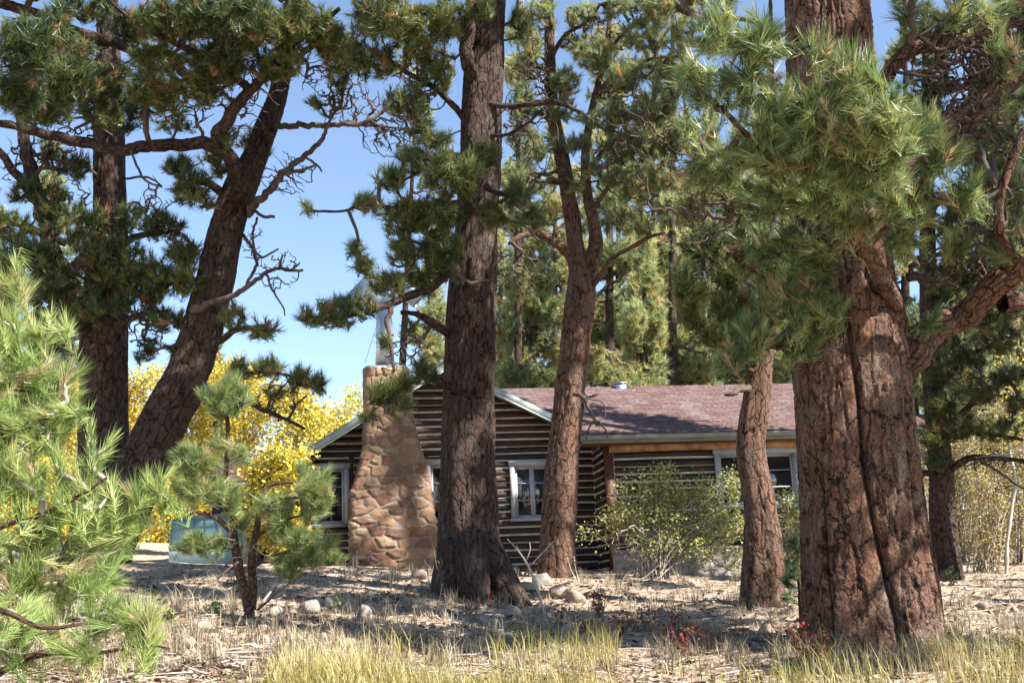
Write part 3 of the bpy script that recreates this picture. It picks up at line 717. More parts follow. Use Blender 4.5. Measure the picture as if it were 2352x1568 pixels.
def twig_mesh(name, P, par, cnt, n0, r0, parent, mat, rmax=.05, expo=.42):
    idx = np.arange(n0, len(P)); A = P[par[idx]]; B = P[idx]
    # a joint shared by two segments takes its own radius
    rn = np.minimum(r0*np.maximum(cnt, 1)**expo, rmax)
    rb = rn[idx]; ra = np.where(par[idx] >= n0, np.minimum(rn[par[idx]], rb*1.35), rb*1.2)
    D = B-A; D /= np.linalg.norm(D, axis=1)[:, None]+1e-9
    ref = np.where(np.abs(D[:, 2:3]) < .9, np.array([[0, 0, 1.]]), np.array([[1., 0, 0]])); X = np.cross(D, ref); X /= np.linalg.norm(X, axis=1)[:, None]+1e-9; Yv = np.cross(D, X)
    B = B+D*rb[:, None]*.4
    k = 4; V = []
    for C_, r_ in ((A, ra), (B, rb)):
        for q in range(k):
            t = q*2*math.pi/k; V.append(C_+(X*math.cos(t)+Yv*math.sin(t))*r_[:, None])
    V = np.stack(V, 1); m = len(idx); o = (np.arange(m)*2*k)[:, None]
    Q = np.concatenate([o+np.array([[q, (q+1) % k, (q+1) % k+k, q+k]]) for q in range(k)])
    return mesh_obj(name, V.reshape(-1, 3), None, Q, (mat,), parent, smooth=True)

def needle_mesh(name, pos, dirs, tone, parent, mat, L=.11, width=.003, N=60, shoot=.12, rng=None, spread=(16, 56), droop=.0, jit=.12):
    m = len(pos); d = dirs/np.linalg.norm(dirs, axis=1)[:, None]
    d = np.repeat(d, N, axis=0); p = np.repeat(pos, N, axis=0); tn = np.repeat(tone, N)
    sh = np.repeat(shoot*(.55+.9*rng.random(m)), N); Ln = np.repeat(L*(.8+.4*rng.random(m)), N)
    t = rng.random(m*N)**.8
    rnd = rng.normal(size=(m*N, 3)); per = rnd-d*np.sum(rnd*d, axis=1)[:, None]; per /= np.linalg.norm(per, axis=1)[:, None]+1e-9
    al = np.radians(spread[1]-(spread[1]-spread[0])*t+rng.normal(size=m*N)*8)
    nd = d*np.cos(al)[:, None]+per*np.sin(al)[:, None]; nd[:, 2] -= droop*rng.random(m*N); nd /= np.linalg.norm(nd, axis=1)[:, None]
    base = p+d*(sh*(t-.8))[:, None]; ln = Ln*(.85+.3*rng.random(m*N))*(1-.25*(1-t))
    w_ = np.cross(nd, rng.normal(size=(m*N, 3))); w_ /= np.linalg.norm(w_, axis=1)[:, None]+1e-9
    wd = w_*width*.5
    V = np.stack([base-wd, base+wd, base+nd*ln[:, None]], 1).reshape(-1, 3)
    F = np.arange(m*N*3).reshape(-1, 3)
    tt_ = np.clip(np.repeat(np.where(tn > .94, tn, np.minimum(tn+rng.normal(size=m*N)*jit, .93)), 3), 0, 1)
    return mesh_obj(name, V, F, None, (mat,), parent, {'tone': tt_})

def leaf_mesh(name, pos, tone, parent, mat, size, K, spread, rng, flat=0.0):
    m = len(pos); p = np.repeat(pos, K, axis=0)+rng.normal(size=(m*K, 3))*spread
    n = rng.normal(size=(m*K, 3)); n[:, 2] += flat; n /= np.linalg.norm(n, axis=1)[:, None]
    a = np.cross(n, rng.normal(size=(m*K, 3))); a /= np.linalg.norm(a, axis=1)[:, None]+1e-9; b = np.cross(n, a)
    s_ = (size*(.6+.8*rng.random(m*K)))[:, None]; 
    V = np.stack([p-a*s_, p-b*s_*.8, p+a*s_*.9, p+b*s_*.8], 1).reshape(-1, 3)
    tn = np.clip(np.repeat(np.repeat(tone, K)+rng.normal(size=m*K)*.16, 4), 0, 1)
    return mesh_obj(name, V, None, np.arange(m*K*4).reshape(-1, 4), (mat,), parent, {'tone': tn})

def cloud_points(clouds, Y, dens, rng, dz=1.0):
    """clouds: (px, py, rx, ry[, depth[, amount]]) ellipses in the photograph, each given its own distance and a depth like its width"""
    out = []
    for c in clouds:
        px, py, rx, ry = c[:4]; y = c[4] if len(c) > 4 and c[4] else Y; am = c[5] if len(c) > 5 else 1
        n = max(2, int(rx*ry*math.pi*dens*am)); q = rng.normal(size=(n, 3)); q /= np.linalg.norm(q, axis=1)[:, None]; q *= (rng.random(n)**(1/2.6))[:, None]
        ctr = at(px, py, y); sx = rx*px_m(y); sz = ry*px_m(y); sy = (sx+sz)/2*dz
        out.append(ctr+q*np.array([sx, sy, sz]))
    return np.vstack(out)

def pine(name, label, cat, Y, trunk, limbs, clouds, dens=.004, mat=N_DARK, bark=BARK_DARK, tmat=TWIG, nseg=64, cell=(.10, .16), amp=.02, flare=.25, lobes=5, seed=1,
         L=.12, N=46, width=None, shoot=.12, r0=None, group=None, base_down=.25, dead=(), deaddens=.008, tone=(.45, .22), brown=.05, gap=.16, up=.35, root=None, furrow=None,
         deadlimbs=(), dz=1.0, spread=(16, 56), twist=.15, splits=(), tstep=.04, tdroop=.15, roots=()):
    rng = np.random.default_rng(seed)
    P, r = traced(trunk, Y, tstep, base_down)
    t = thing(name, label, cat, tuple(at(trunk[0][0], trunk[0][1], trunk[0][3] if len(trunk[0]) > 3 else Y)), group)
    bark_trunk('trunk', P, r, t, bark, nseg, cell, amp, flare, lobes, seed, twist, root, furrow)
    nodes = [P[np.arange(int(len(P)*.35), len(P), 4)]]
    for q, sp in enumerate(splits):
        p2, r2 = traced(sp, Y, tstep); bark_trunk('stem', p2, r2, t, bark, max(16, nseg//2), cell, amp*.8, 0, lobes, seed+5+q, twist); nodes.append(p2[::4])
    for q, rt in enumerate(roots):
        p2, r2 = traced(rt, Y, .03); bark_trunk('root', p2, r2, t, bark, 48, cell, amp, 0, 3, seed+60+q, .2)
    for q, lb in enumerate(limbs):
        p2, r2 = traced(lb, Y, .06); p2 = p2+np.stack([fbm(np.arange(len(p2))*.35, np.full(len(p2), 1.*k_), seed+q)-.5 for k_ in range(3)], 1)*r2[:, None]*1.0
        bark_trunk('limb', p2, r2, t, bark, 18 if r2.max() > .04 else 10, (.06, .10), min(.016, r2.max()*.32), 0, 3, seed+20+q, .3); nodes.append(p2[1::2])
    for q, lb in enumerate(deadlimbs):
        p2, r2 = traced(lb, Y, .06); g = Geo(); p2 = p2+rng.normal(size=p2.shape)*r2[:, None]*.25; g.tube(p2, r2, 9); g.build('dead_limb', DEADWOOD, t, smooth=True); nodes.append(p2[2::2])
    nodes = np.vstack(nodes); w_ = width or max(.0022, .00042*Y); r0 = r0 or max(.004, .00042*Y)
    if len(clouds):
        T = cloud_points(clouds, Y, dens, rng, dz)
        P2, par, cnt, n0, tips, dirs = grow(nodes, T, gap, rng, tdroop)
        twig_mesh('branch_spray', P2, par, cnt, n0, r0, t, tmat)
        dirs = dirs*.8+np.array([0, 0, up])+rng.normal(size=dirs.shape)*.25
        pos = P2[tips]; cl = fbm(pos[:, 0]*1.5+seed, pos[:, 2]*1.5+pos[:, 1], seed)
        tn = np.clip(tone[0]+(cl-.5)*.9+rng.normal(size=len(pos))*tone[1], 0, .92); tn = np.where(rng.random(len(pos)) < brown, .97, tn)
        # a second, shorter tuft a little down the twig for some shoots
        k2 = rng.random(len(pos)) < .45; pos2 = P2[par[tips[k2]]]+rng.normal(size=(k2.sum(), 3))*.02
        pos = np.vstack([pos, pos2]); dirs = np.vstack([dirs, dirs[k2]+rng.normal(size=(k2.sum(), 3))*.5]); tn = np.concatenate([tn, tn[k2]])
        needle_mesh('crown', pos, dirs, tn, t, mat, L, w_, N, shoot, rng, spread)
    if len(dead):
        T = cloud_points(dead, Y, deaddens, rng, dz)
        P2, par, cnt, n0, tips, dirs = grow(nodes, T, gap*1.3, rng, .02, .09)
        twig_mesh('dead_twig_spray', P2, par, cnt, n0, r0*.8, t, DEADWOOD)
    return t

BIG = pine('ponderosa_pine', 'broadest pine, with plated red bark and a dark furrow, near the right end', 'tree', 9.3,
  [(2003, 1530, 152), (2001, 1440, 148), (1995, 1350, 145), (1989, 1284, 143), (1981, 1184, 138), (1971, 1084, 136), (1963, 984, 134), (1955, 884, 133), (1948, 800, 132), (1936, 650, 118), (1925, 500, 113), (1915, 300, 109), (1905, 130, 107), (1898, 0, 104), (1885, -250, 95), (1870, -600, 75), (1865, -1000, 45), (1860, -1350, 18)],
  limbs=[
   [(2030, 860, 50), (2085, 815, 42), (2140, 765, 36), (2195, 735, 32), (2245, 695, 31, 9.1), (2300, 650, 30, 9.0), (2352, 598, 28, 8.9), (2440, 520, 24, 8.8), (2560, 430, 18, 8.7)],
   [(1990, 430, 34), (2080, 360, 32), (2150, 315, 34), (2198, 283, 33), (2268, 226, 31), (2352, 166, 28), (2450, 100, 24), (2600, 20, 16)],
   [(1985, 240, 20), (2048, 160, 18), (2098, 112, 16), (2153, 98, 15), (2225, 85, 13), (2300, 60, 10), (2400, 50, 7)],
   [(2075, 760, 19, 9.1), (2055, 690, 19, 8.9), (2025, 635, 18, 8.7), (1985, 575, 17, 8.5), (1945, 500, 16, 8.25), (1913, 435, 14, 8.0), (1870, 402, 12, 7.9), (1818, 372, 11, 7.75), (1760, 340, 9, 7.6), (1718, 310, 7, 7.5), (1660, 250, 5, 7.4)],
   [(1913, 435, 10, 8.0), (1950, 380, 8, 7.6), (1985, 320, 7, 7.3), (2010, 260, 5, 7.1), (2030, 210, 4, 7.0)],
   [(1870, 402, 8, 7.9), (1850, 330, 6, 7.5), (1870, 250, 5, 7.3), (1900, 190, 4, 7.2)],
   [(1818, 372, 7, 7.75), (1790, 290, 6, 7.5), (1740, 180, 5, 7.4), (1720, 90, 4, 7.3)],
   [(1985, 575, 9, 8.5), (2060, 500, 8, 8.2), (2110, 430, 6, 8.0), (2150, 370, 5, 7.9)],
   [(2300, 700, 22, 9.4), (2352, 690, 21, 9.5), (2420, 690, 18, 9.6)],
   [(1840, 760, 12), (1780, 790, 9, 9.0), (1720, 800, 6, 8.8), (1690, 820, 4, 8.8)],
   [(2352, 300, 12, 8.2), (2330, 350, 11, 8.2), (2300, 430, 11, 8.3), (2295, 500, 10, 8.4), (2310, 560, 9, 8.5), (2352, 600, 9, 8.6)],
   [(1890, -120, 40), (1760, -190, 34, 9.0), (1600, -260, 26, 9.5), (1450, -300, 18, 10), (1300, -330, 10, 10.5)],
   [(1880, -350, 40), (1980, -450, 34, 9.8), (2150, -560, 26, 10.5), (2300, -640, 14, 11)],
   [(1880, -300, 36), (1800, -420, 30, 8.4), (1700, -520, 20, 7.8), (1600, -600, 12, 7.4)],
   [(1868, -700, 30), (1760, -800, 22, 9.5), (1600, -880, 14, 10)],
  ],
  deadlimbs=[
   [(2090, 110, 9, 9.0), (2096, 70, 9, 8.9), (2091, 30, 8, 8.8), (2093, 18, 7, 8.8)],
   [(2085, 640, 12), (2110, 637, 11), (2150, 645, 10), (2185, 636, 9)],
   [(2090, 612, 5, 9.1), (2118, 598, 5), (2198, 578, 5), (2268, 600, 4), (2310, 622, 4)],
   [(2040, 160, 5), (2110, 175, 4, 9.0), (2165, 175, 3, 8.8)],
   [(2280, 370, 8, 8.6), (2290, 430, 9, 8.5), (2270, 400, 9, 8.5), (2250, 330, 4, 8.6)],
   [(1560, -10, 8, 8), (1600, 40, 8, 7.9), (1680, 40, 7, 7.8), (1760, 60, 5, 7.7)],
  ],
  clouds=[(1640, 70, 50, 60, 7.2), (1725, 110, 60, 70, 7.3), (1600, 190, 45, 50, 7.6), (1690, 215, 60, 55, 7.4), (1830, 240, 70, 50, 7.3), (1960, 190, 70, 70, 7.1, 1.2), (1880, 120, 40, 35, 7.7), (2010, 270, 70, 70, 7.0, 1.2),
   (1900, 310, 90, 60, 7.2, 1.2), (1780, 300, 70, 55, 7.4), (2060, 330, 55, 60, 7.2), (1960, 390, 90, 60, 7.4, 1.2), (2120, 290, 40, 50, 7.7), (1710, 340, 75, 55, 7.6), (1840, 380, 80, 50, 7.6), (1610, 320, 50, 50, 8), (1640, 400, 70, 45, 8),
   (1780, 450, 90, 50, 8), (1890, 460, 70, 50, 7.9), (2030, 440, 60, 60, 7.8), (1960, 500, 60, 40, 8.1), (2160, 360, 50, 50, 7.9), (2210, 440, 50, 50, 8.2), (2120, 470, 45, 45, 8.2), (2080, 540, 50, 40, 8.5),
   (1780, 560, 80, 50, 8.6), (1860, 600, 60, 50, 8.6), (1790, 680, 60, 50, 8.8), (1860, 740, 50, 45, 8.8), (1720, 770, 50, 45, 8.8), (1850, 800, 45, 25, 8.9), (1900, 700, 40, 50, 8.8), (2130, 740, 28, 26, 9.0), (1690, 830, 45, 25, 8.8),
   (2300, 560, 40, 50, 8.7, .6), (2200, 560, 60, 40, 8.9, .6), (2300, 130, 55, 50, 9, .7), (2240, 30, 90, 40, 9, .8), (2340, 420, 40, 60, 8.6, .7), (2330, 500, 40, 40, 8.6, .6), (2110, 20, 60, 30, 9.1, .7), (2340, 240, 40, 40, 9.2, .5),
   (1640, -40, 90, 60, 8, .8), (1800, -80, 90, 60, 8, .8), (1600, -260, 160, 80, 9.5, .35), (1400, -320, 160, 80, 10, .35), (1700, -480, 160, 90, 8.4, .35), (2100, -520, 200, 100, 10, .35), (1850, -900, 220, 150, 9.6, .3), (1600, -850, 160, 90, 9.8, .3), (2000, -250, 120, 80, 8.2, .35), (2500, 300, 120, 160, 9, .3), (2500, 0, 150, 120, 9, .3), (1750, -250, 150, 100, 11.5, .35), (2000, -150, 150, 90, 11.8, .3), (2150, -350, 180, 120, 12, .3), (1850, -500, 180, 110, 11.5, .3), (1650, -600, 130, 110, 11, .25)],
  dead=[(2200, 130, 120, 100, 9.2, 1.2), (2250, 300, 90, 110, 9.2), (2280, 480, 80, 100, 8.7, 1.2), (1620, 450, 90, 120, 8.4, .5), (1760, 430, 120, 60, 8.3, .6), (1880, 560, 100, 60, 8.6, .6), (2200, 610, 120, 50, 9), (1800, 800, 40, 30, 8.9, .6)], deaddens=.007,
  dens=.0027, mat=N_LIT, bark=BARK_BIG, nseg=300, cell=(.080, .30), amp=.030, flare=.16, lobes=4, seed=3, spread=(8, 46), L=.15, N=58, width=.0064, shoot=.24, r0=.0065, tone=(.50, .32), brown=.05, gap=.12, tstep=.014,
  furrow=[(math.pi+.24, .055, .06, -1, 3.4, -.14), (math.pi-.75, .04, .03, 0, 2.2, .05), (math.pi+.85, .04, .035, .3, 3.2, -.05), (math.pi+1.25, .05, .04, -1, 2.0, .03)], twist=.0)

CENTER = pine('ponderosa_pine', 'tall straight shaded pine with thick spreading roots beside the stone chimney', 'tree', 13.5,
  [(1090, 1385, 84), (1085, 1330, 80), (1080, 1250, 68), (1077, 1184, 65), (1075, 1084, 62), (1076, 984, 60), (1078, 884, 58), (1081, 784, 58), (1083, 700, 57), (1088, 620, 54), (1094, 550, 51), (1099, 450, 49), (1105, 350, 49), (1107, 250, 49), (1113, 150, 48), (1117, 50, 47), (1122, -100, 44), (1128, -350, 36), (1130, -600, 24), (1130, -850, 8)],
  limbs=[
   [(1060, 612, 14), (1039, 625, 12, 13.2), (984, 660, 11, 12.9), (924, 685, 9, 12.6), (859, 710, 7, 12.4), (799, 725, 5, 12.2), (750, 735, 3, 12.1), (700, 735, 2, 12.0)],
   [(1060, 790, 10), (1024, 762, 10, 13.3), (990, 738, 9, 13.1), (955, 722, 6, 13), (920, 718, 4, 12.9)],
   [(1060, 900, 9), (1020, 880, 8, 13.2), (980, 868, 6, 12.9), (930, 880, 5, 12.7), (880, 905, 4, 12.5), (840, 935, 3, 12.4)],
   [(1075, 470, 12), (1040, 468, 10, 13), (980, 470, 8, 12.6), (930, 480, 6, 12.4), (880, 475, 4, 12.2), (834, 470, 3, 12.1), (790, 485, 2.5, 12), (720, 485, 2, 11.9)],
   [(1085, 480, 12, 13.2), (1060, 440, 10, 12.6), (1030, 400, 8, 12.1), (1000, 350, 5, 11.9)],
   [(1115, 430, 8, 13.2), (1150, 445, 7, 12.8), (1190, 455, 5, 12.5), (1225, 480, 3, 12.3)],
   [(1085, 180, 16, 13.2), (1068, 130, 17, 13), (1075, 60, 15, 12.9), (1085, -20, 13, 12.8), (1080, -120, 9, 12.7)],
   [(1090, 130, 14), (1030, 40, 12, 13.0), (960, 20, 9, 12.7), (880, 20, 7, 12.4), (820, 30, 5, 12.2)],
   [(1090, 300, 8), (1020, 220, 7, 13.4), (960, 180, 6, 13.2), (880, 130, 5, 13)],
   [(1125, 240, 7, 13.3), (1180, 245, 7, 13.2), (1240, 238, 6, 13.1), (1290, 237, 6, 13), (1340, 265, 4, 12.9), (1390, 300, 2, 12.8)],
   [(1118, 310, 4, 13.3), (1160, 310, 4, 13.2), (1210, 285, 3, 13.1), (1245, 250, 3, 13)],
   [(1120, -120, 22), (1250, -180, 16, 13), (1400, -240, 10, 12.6)], [(1120, -200, 20), (1000, -280, 14, 13), (860, -320, 8, 12.5)], [(1125, -450, 16), (1250, -520, 10, 14), (1000, -600, 8, 13)]],
  deadlimbs=[[(905, 690, 8, 12.55), (890, 735, 6, 12.5), (895, 775, 5, 12.5), (903, 820, 4, 12.5), (905, 855, 3, 12.5)],
   [(780, 285, 5, 13), (830, 285, 6, 13), (860, 270, 5, 13), (905, 235, 4, 13), (950, 222, 4, 13.1), (1000, 215, 5, 13.3)],
   [(1150, 500, 4, 13), (1205, 520, 3, 12.8), (1230, 545, 3, 12.7), (1248, 560, 2, 12.6)],
   [(1100, 660, 4, 13), (1080, 650, 4, 12.9), (1065, 640, 3, 12.8)]],
  clouds=[(1040, 400, 80, 55, 12.1, 1.2), (955, 365, 45, 35, 12.3), (900, 410, 45, 30, 12.2), (1000, 330, 40, 25, 12.2), (930, 500, 60, 50, 12.4), (1010, 490, 60, 50, 12.3), (1115, 360, 30, 35, 12.3), (1010, 570, 60, 50, 12.6), (930, 580, 45, 40, 12.5),
   (838, 470, 40, 22, 12.1), (705, 480, 14, 14, 11.9), (820, 570, 22, 16, 12.2, 1.3), (835, 605, 26, 20, 12.2, 1.3), (730, 725, 55, 24, 12.1), (810, 705, 60, 30, 12.3), (890, 650, 50, 30, 12.5), (960, 640, 45, 28, 12.8), (780, 745, 30, 10, 12.2),
   (1010, 610, 35, 28, 13), (880, 905, 45, 25, 12.5), (935, 880, 35, 22, 12.7), (965, 845, 18, 22, 12.7), (840, 955, 24, 14, 12.4), (900, 930, 35, 18, 12.5), (1000, 865, 18, 14, 13), (930, 930, 22, 12, 12.6),
   (1130, 490, 35, 35, 12.6), (1185, 450, 35, 35, 12.5), (1225, 500, 36, 30, 12.3), (880, 780, 20, 20, 12.5, .6), (945, 745, 24, 20, 13, .7),
   (870, 40, 90, 60, 12.5, 1.1), (960, 80, 60, 70, 12.9, 1.1), (850, 140, 70, 45, 13, 1), (930, 230, 60, 50, 13.2, .8), (1030, 50, 40, 60, 12.8, 1), (1000, 160, 45, 60, 13.2, .9), (960, 300, 40, 40, 13.3, .7), (1100, 20, 40, 35, 12.6, .9), (1200, 60, 35, 55, 13.4, .6), (1350, 270, 30, 18, 12.9, .7),
   (880, -60, 120, 60, 12.5, .8), (1100, -200, 160, 100, 13, .7), (1350, -220, 120, 70, 12.8, .6), (900, -320, 120, 70, 12.8, .6), (1130, -480, 180, 110, 13.4, .6), (1120, -720, 120, 120, 13.5, .5)],
  dead=[(900, 300, 90, 70, 13.2, 1.3), (960, 200, 70, 100, 13.4, 1.3), (1010, 350, 40, 60, 13.4), (1150, 620, 30, 60, 13), (1180, 300, 50, 80, 13.4), (950, 800, 60, 40, 13), (900, 830, 30, 30, 12.6)],
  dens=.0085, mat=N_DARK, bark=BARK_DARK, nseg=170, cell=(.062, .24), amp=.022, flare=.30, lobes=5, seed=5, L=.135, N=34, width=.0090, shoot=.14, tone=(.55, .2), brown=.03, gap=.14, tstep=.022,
  roots=[[(1100, 1210, 34, 13.4), (1130, 1290, 36, 13.3), (1165, 1350, 30, 13.1), (1200, 1392, 20, 12.8), (1235, 1425, 9, 12.6)], [(1058, 1220, 32, 13.4), (1032, 1300, 30, 13.3), (1012, 1355, 22, 13.1), (1000, 1395, 10, 13)], [(1085, 1230, 34, 13.2), (1088, 1320, 38, 13.0), (1095, 1385, 26, 12.8), (1100, 1425, 12, 12.6)]])

LEAN = pine('ponderosa_pine', 'leaning pine with a crooked elbow limb, its trunk slanting up to the right', 'tree', 15.5,
  [(195, 1320, 74), (235, 1240, 70), (285, 1150, 64), (338, 1050, 57), (372, 980, 55), (402, 920, 53), (430, 860, 50), (457, 784, 47), (478, 700, 45), (496, 640, 44), (512, 560, 41), (530, 490, 40), (548, 440, 39), (568, 400, 34), (590, 350, 29), (613, 290, 28), (635, 230, 24), (650, 160, 21), (662, 80, 19), (672, 0, 17), (680, -120, 14), (690, -300, 8)],
  limbs=[
   [(545, 450, 22, 15.2), (548, 420, 20, 15), (540, 380, 18, 14.8), (515, 350, 17, 14.7), (480, 335, 16, 14.7), (440, 330, 15, 14.7), (375, 332, 15, 14.6), (300, 343, 14, 14.5), (250, 340, 13, 14.5), (190, 328, 13, 14.4), (125, 313, 12, 14.3), (50, 295, 10, 14.2), (0, 283, 9, 14.1), (-80, 270, 7, 14)],
   [(505, 345, 13, 14.7), (500, 310, 14, 14.5), (530, 268, 15, 14.3), (560, 225, 13, 14.2), (590, 190, 12, 14), (620, 160, 11, 13.9), (665, 135, 9, 13.8)],
   [(565, 200, 10, 14.1), (520, 165, 9, 13.8), (460, 130, 8, 13.5), (400, 100, 7, 13.2), (340, 65, 6, 13), (290, 35, 5, 12.8), (250, 0, 4, 12.6)],
   [(590, 190, 8, 14), (650, 120, 7, 13.8), (720, 70, 6, 13.6), (780, 20, 5, 13.4)],
   [(620, 180, 9, 14.8), (700, 120, 7, 14.6), (760, 80, 5, 14.4)],
   [(525, 450, 12), (470, 420, 8, 15), (430, 420, 6, 14.7), (400, 440, 4, 14.5)],
   [(460, 890, 12, 15.2), (500, 899, 7, 14.9), (550, 909, 6, 14.7), (600, 939, 5, 14.5), (650, 959, 4, 14.3), (700, 985, 3, 14.2)],
   [(500, 895, 6, 14.9), (560, 860, 5, 14.6), (630, 855, 4, 14.4), (700, 875, 3, 14.2)],
   [(480, 800, 10, 15), (540, 760, 6, 14.8), (600, 750, 4, 14.6)],
   [(470, 210, 14, 15.6), (440, 180, 13, 15.8), (380, 130, 12, 16)],
   [(680, -60, 10), (780, -120, 7, 15), (860, -160, 5, 14.6)], [(678, -80, 10), (560, -120, 7, 15), (440, -140, 5, 14.6)]],
  deadlimbs=[
   [(570, 490, 10), (590, 465, 10, 15.2), (630, 428, 9, 15), (652, 395, 9, 15), (700, 358, 7, 15), (735, 325, 6, 15), (752, 290, 4, 15), (775, 250, 3, 15)],
   [(590, 320, 9), (620, 295, 9), (650, 289, 8, 15.3), (725, 289, 7, 15.2), (784, 286, 6, 15.1), (840, 287, 5, 15), (900, 293, 3, 14.9), (935, 297, 2, 14.9)],
   [(650, 400, 4, 15), (690, 392, 4, 14.9), (722, 380, 3, 14.9)], [(700, 360, 3, 15), (728, 378, 3, 15), (738, 395, 2, 15)],
   [(440, 715, 10, 15), (480, 697, 8, 14.8), (535, 680, 7, 14.7), (572, 655, 6, 14.6), (610, 627, 5, 14.5), (640, 616, 4, 14.5), (668, 622, 4, 14.5), (697, 621, 3, 14.5)],
   [(640, 616, 3, 14.5), (650, 585, 2.5, 14.5)], [(668, 622, 3, 14.5), (690, 603, 2, 14.5)],
   [(612, 628, 3, 14.5), (625, 665, 2.5, 14.5), (650, 705, 2, 14.5), (655, 725, 1.5, 14.5)], [(590, 500, 3), (580, 550, 3, 15.2), (598, 590, 3, 15.1), (640, 572, 2, 15)],
   [(580, 480, 4), (602, 497, 4, 15.3), (630, 497, 4, 15.2)], [(560, 540, 4), (590, 600, 4, 15.2), (565, 655, 4, 15)],
   [(300, 345, 3, 14.4), (330, 410, 3, 14.5), (372, 430, 2, 14.6)]],
  clouds=[(420, 40, 130, 50, 12.9, 1.2), (560, 60, 110, 60, 13.2, 1.2), (700, 60, 90, 60, 13.6, 1.2), (780, 110, 55, 60, 14, 1.2), (500, 140, 90, 50, 13.6, 1.2), (640, 140, 80, 45, 13.8, .9), (360, 130, 70, 45, 13.4, 1), (460, 200, 80, 45, 14, 1), (370, 220, 60, 40, 14, .8), (330, 200, 50, 40, 14, .8),
   (440, 430, 48, 45, 14.6, 1.2), (410, 385, 40, 25, 14.6, 1.2), (490, 380, 40, 30, 15.4, .8), (480, 470, 20, 16, 14.8), (590, 330, 45, 40, 15.5, .7), (520, 320, 35, 30, 14.6, .7), (730, 240, 30, 16, 15, .8), (780, 170, 30, 50, 14.6, .7),
   (600, 758, 42, 22, 14.6, 1.2), (540, 730, 30, 26, 14.8), (700, 870, 48, 25, 14.3, 1.1), (620, 845, 45, 25, 14.5, 1.1), (550, 850, 35, 25, 14.7), (650, 900, 45, 16, 14.4, .7), (730, 890, 22, 14, 14.2),
   (540, -60, 200, 50, 13.6, .8), (760, -100, 120, 60, 14.6, .8), (450, -140, 120, 60, 14.4, .8), (690, -260, 100, 90, 15, .8)],
  dead=[(560, 200, 120, 70, 14.5, .8), (760, 170, 90, 90, 14.8), (420, 260, 80, 50, 14.6, .8), (660, 400, 70, 60, 15), (800, 240, 90, 60, 15, 1.2), (640, 620, 60, 55, 14.5), (640, 920, 70, 50, 14.4, 1.2), (580, 560, 30, 60, 15.1), (560, 260, 60, 60, 14.4, .7), (350, 450, 30, 60, 14.8, .5)], deaddens=.008,
  dens=.0090, mat=N_DARK, bark=BARK_DARK, nseg=130, cell=(.07, .22), amp=.020, flare=.15, lobes=4, seed=9, L=.145, N=32, width=.0105, shoot=.14, tone=(.62, .2), brown=.09, gap=.15, tstep=.03)

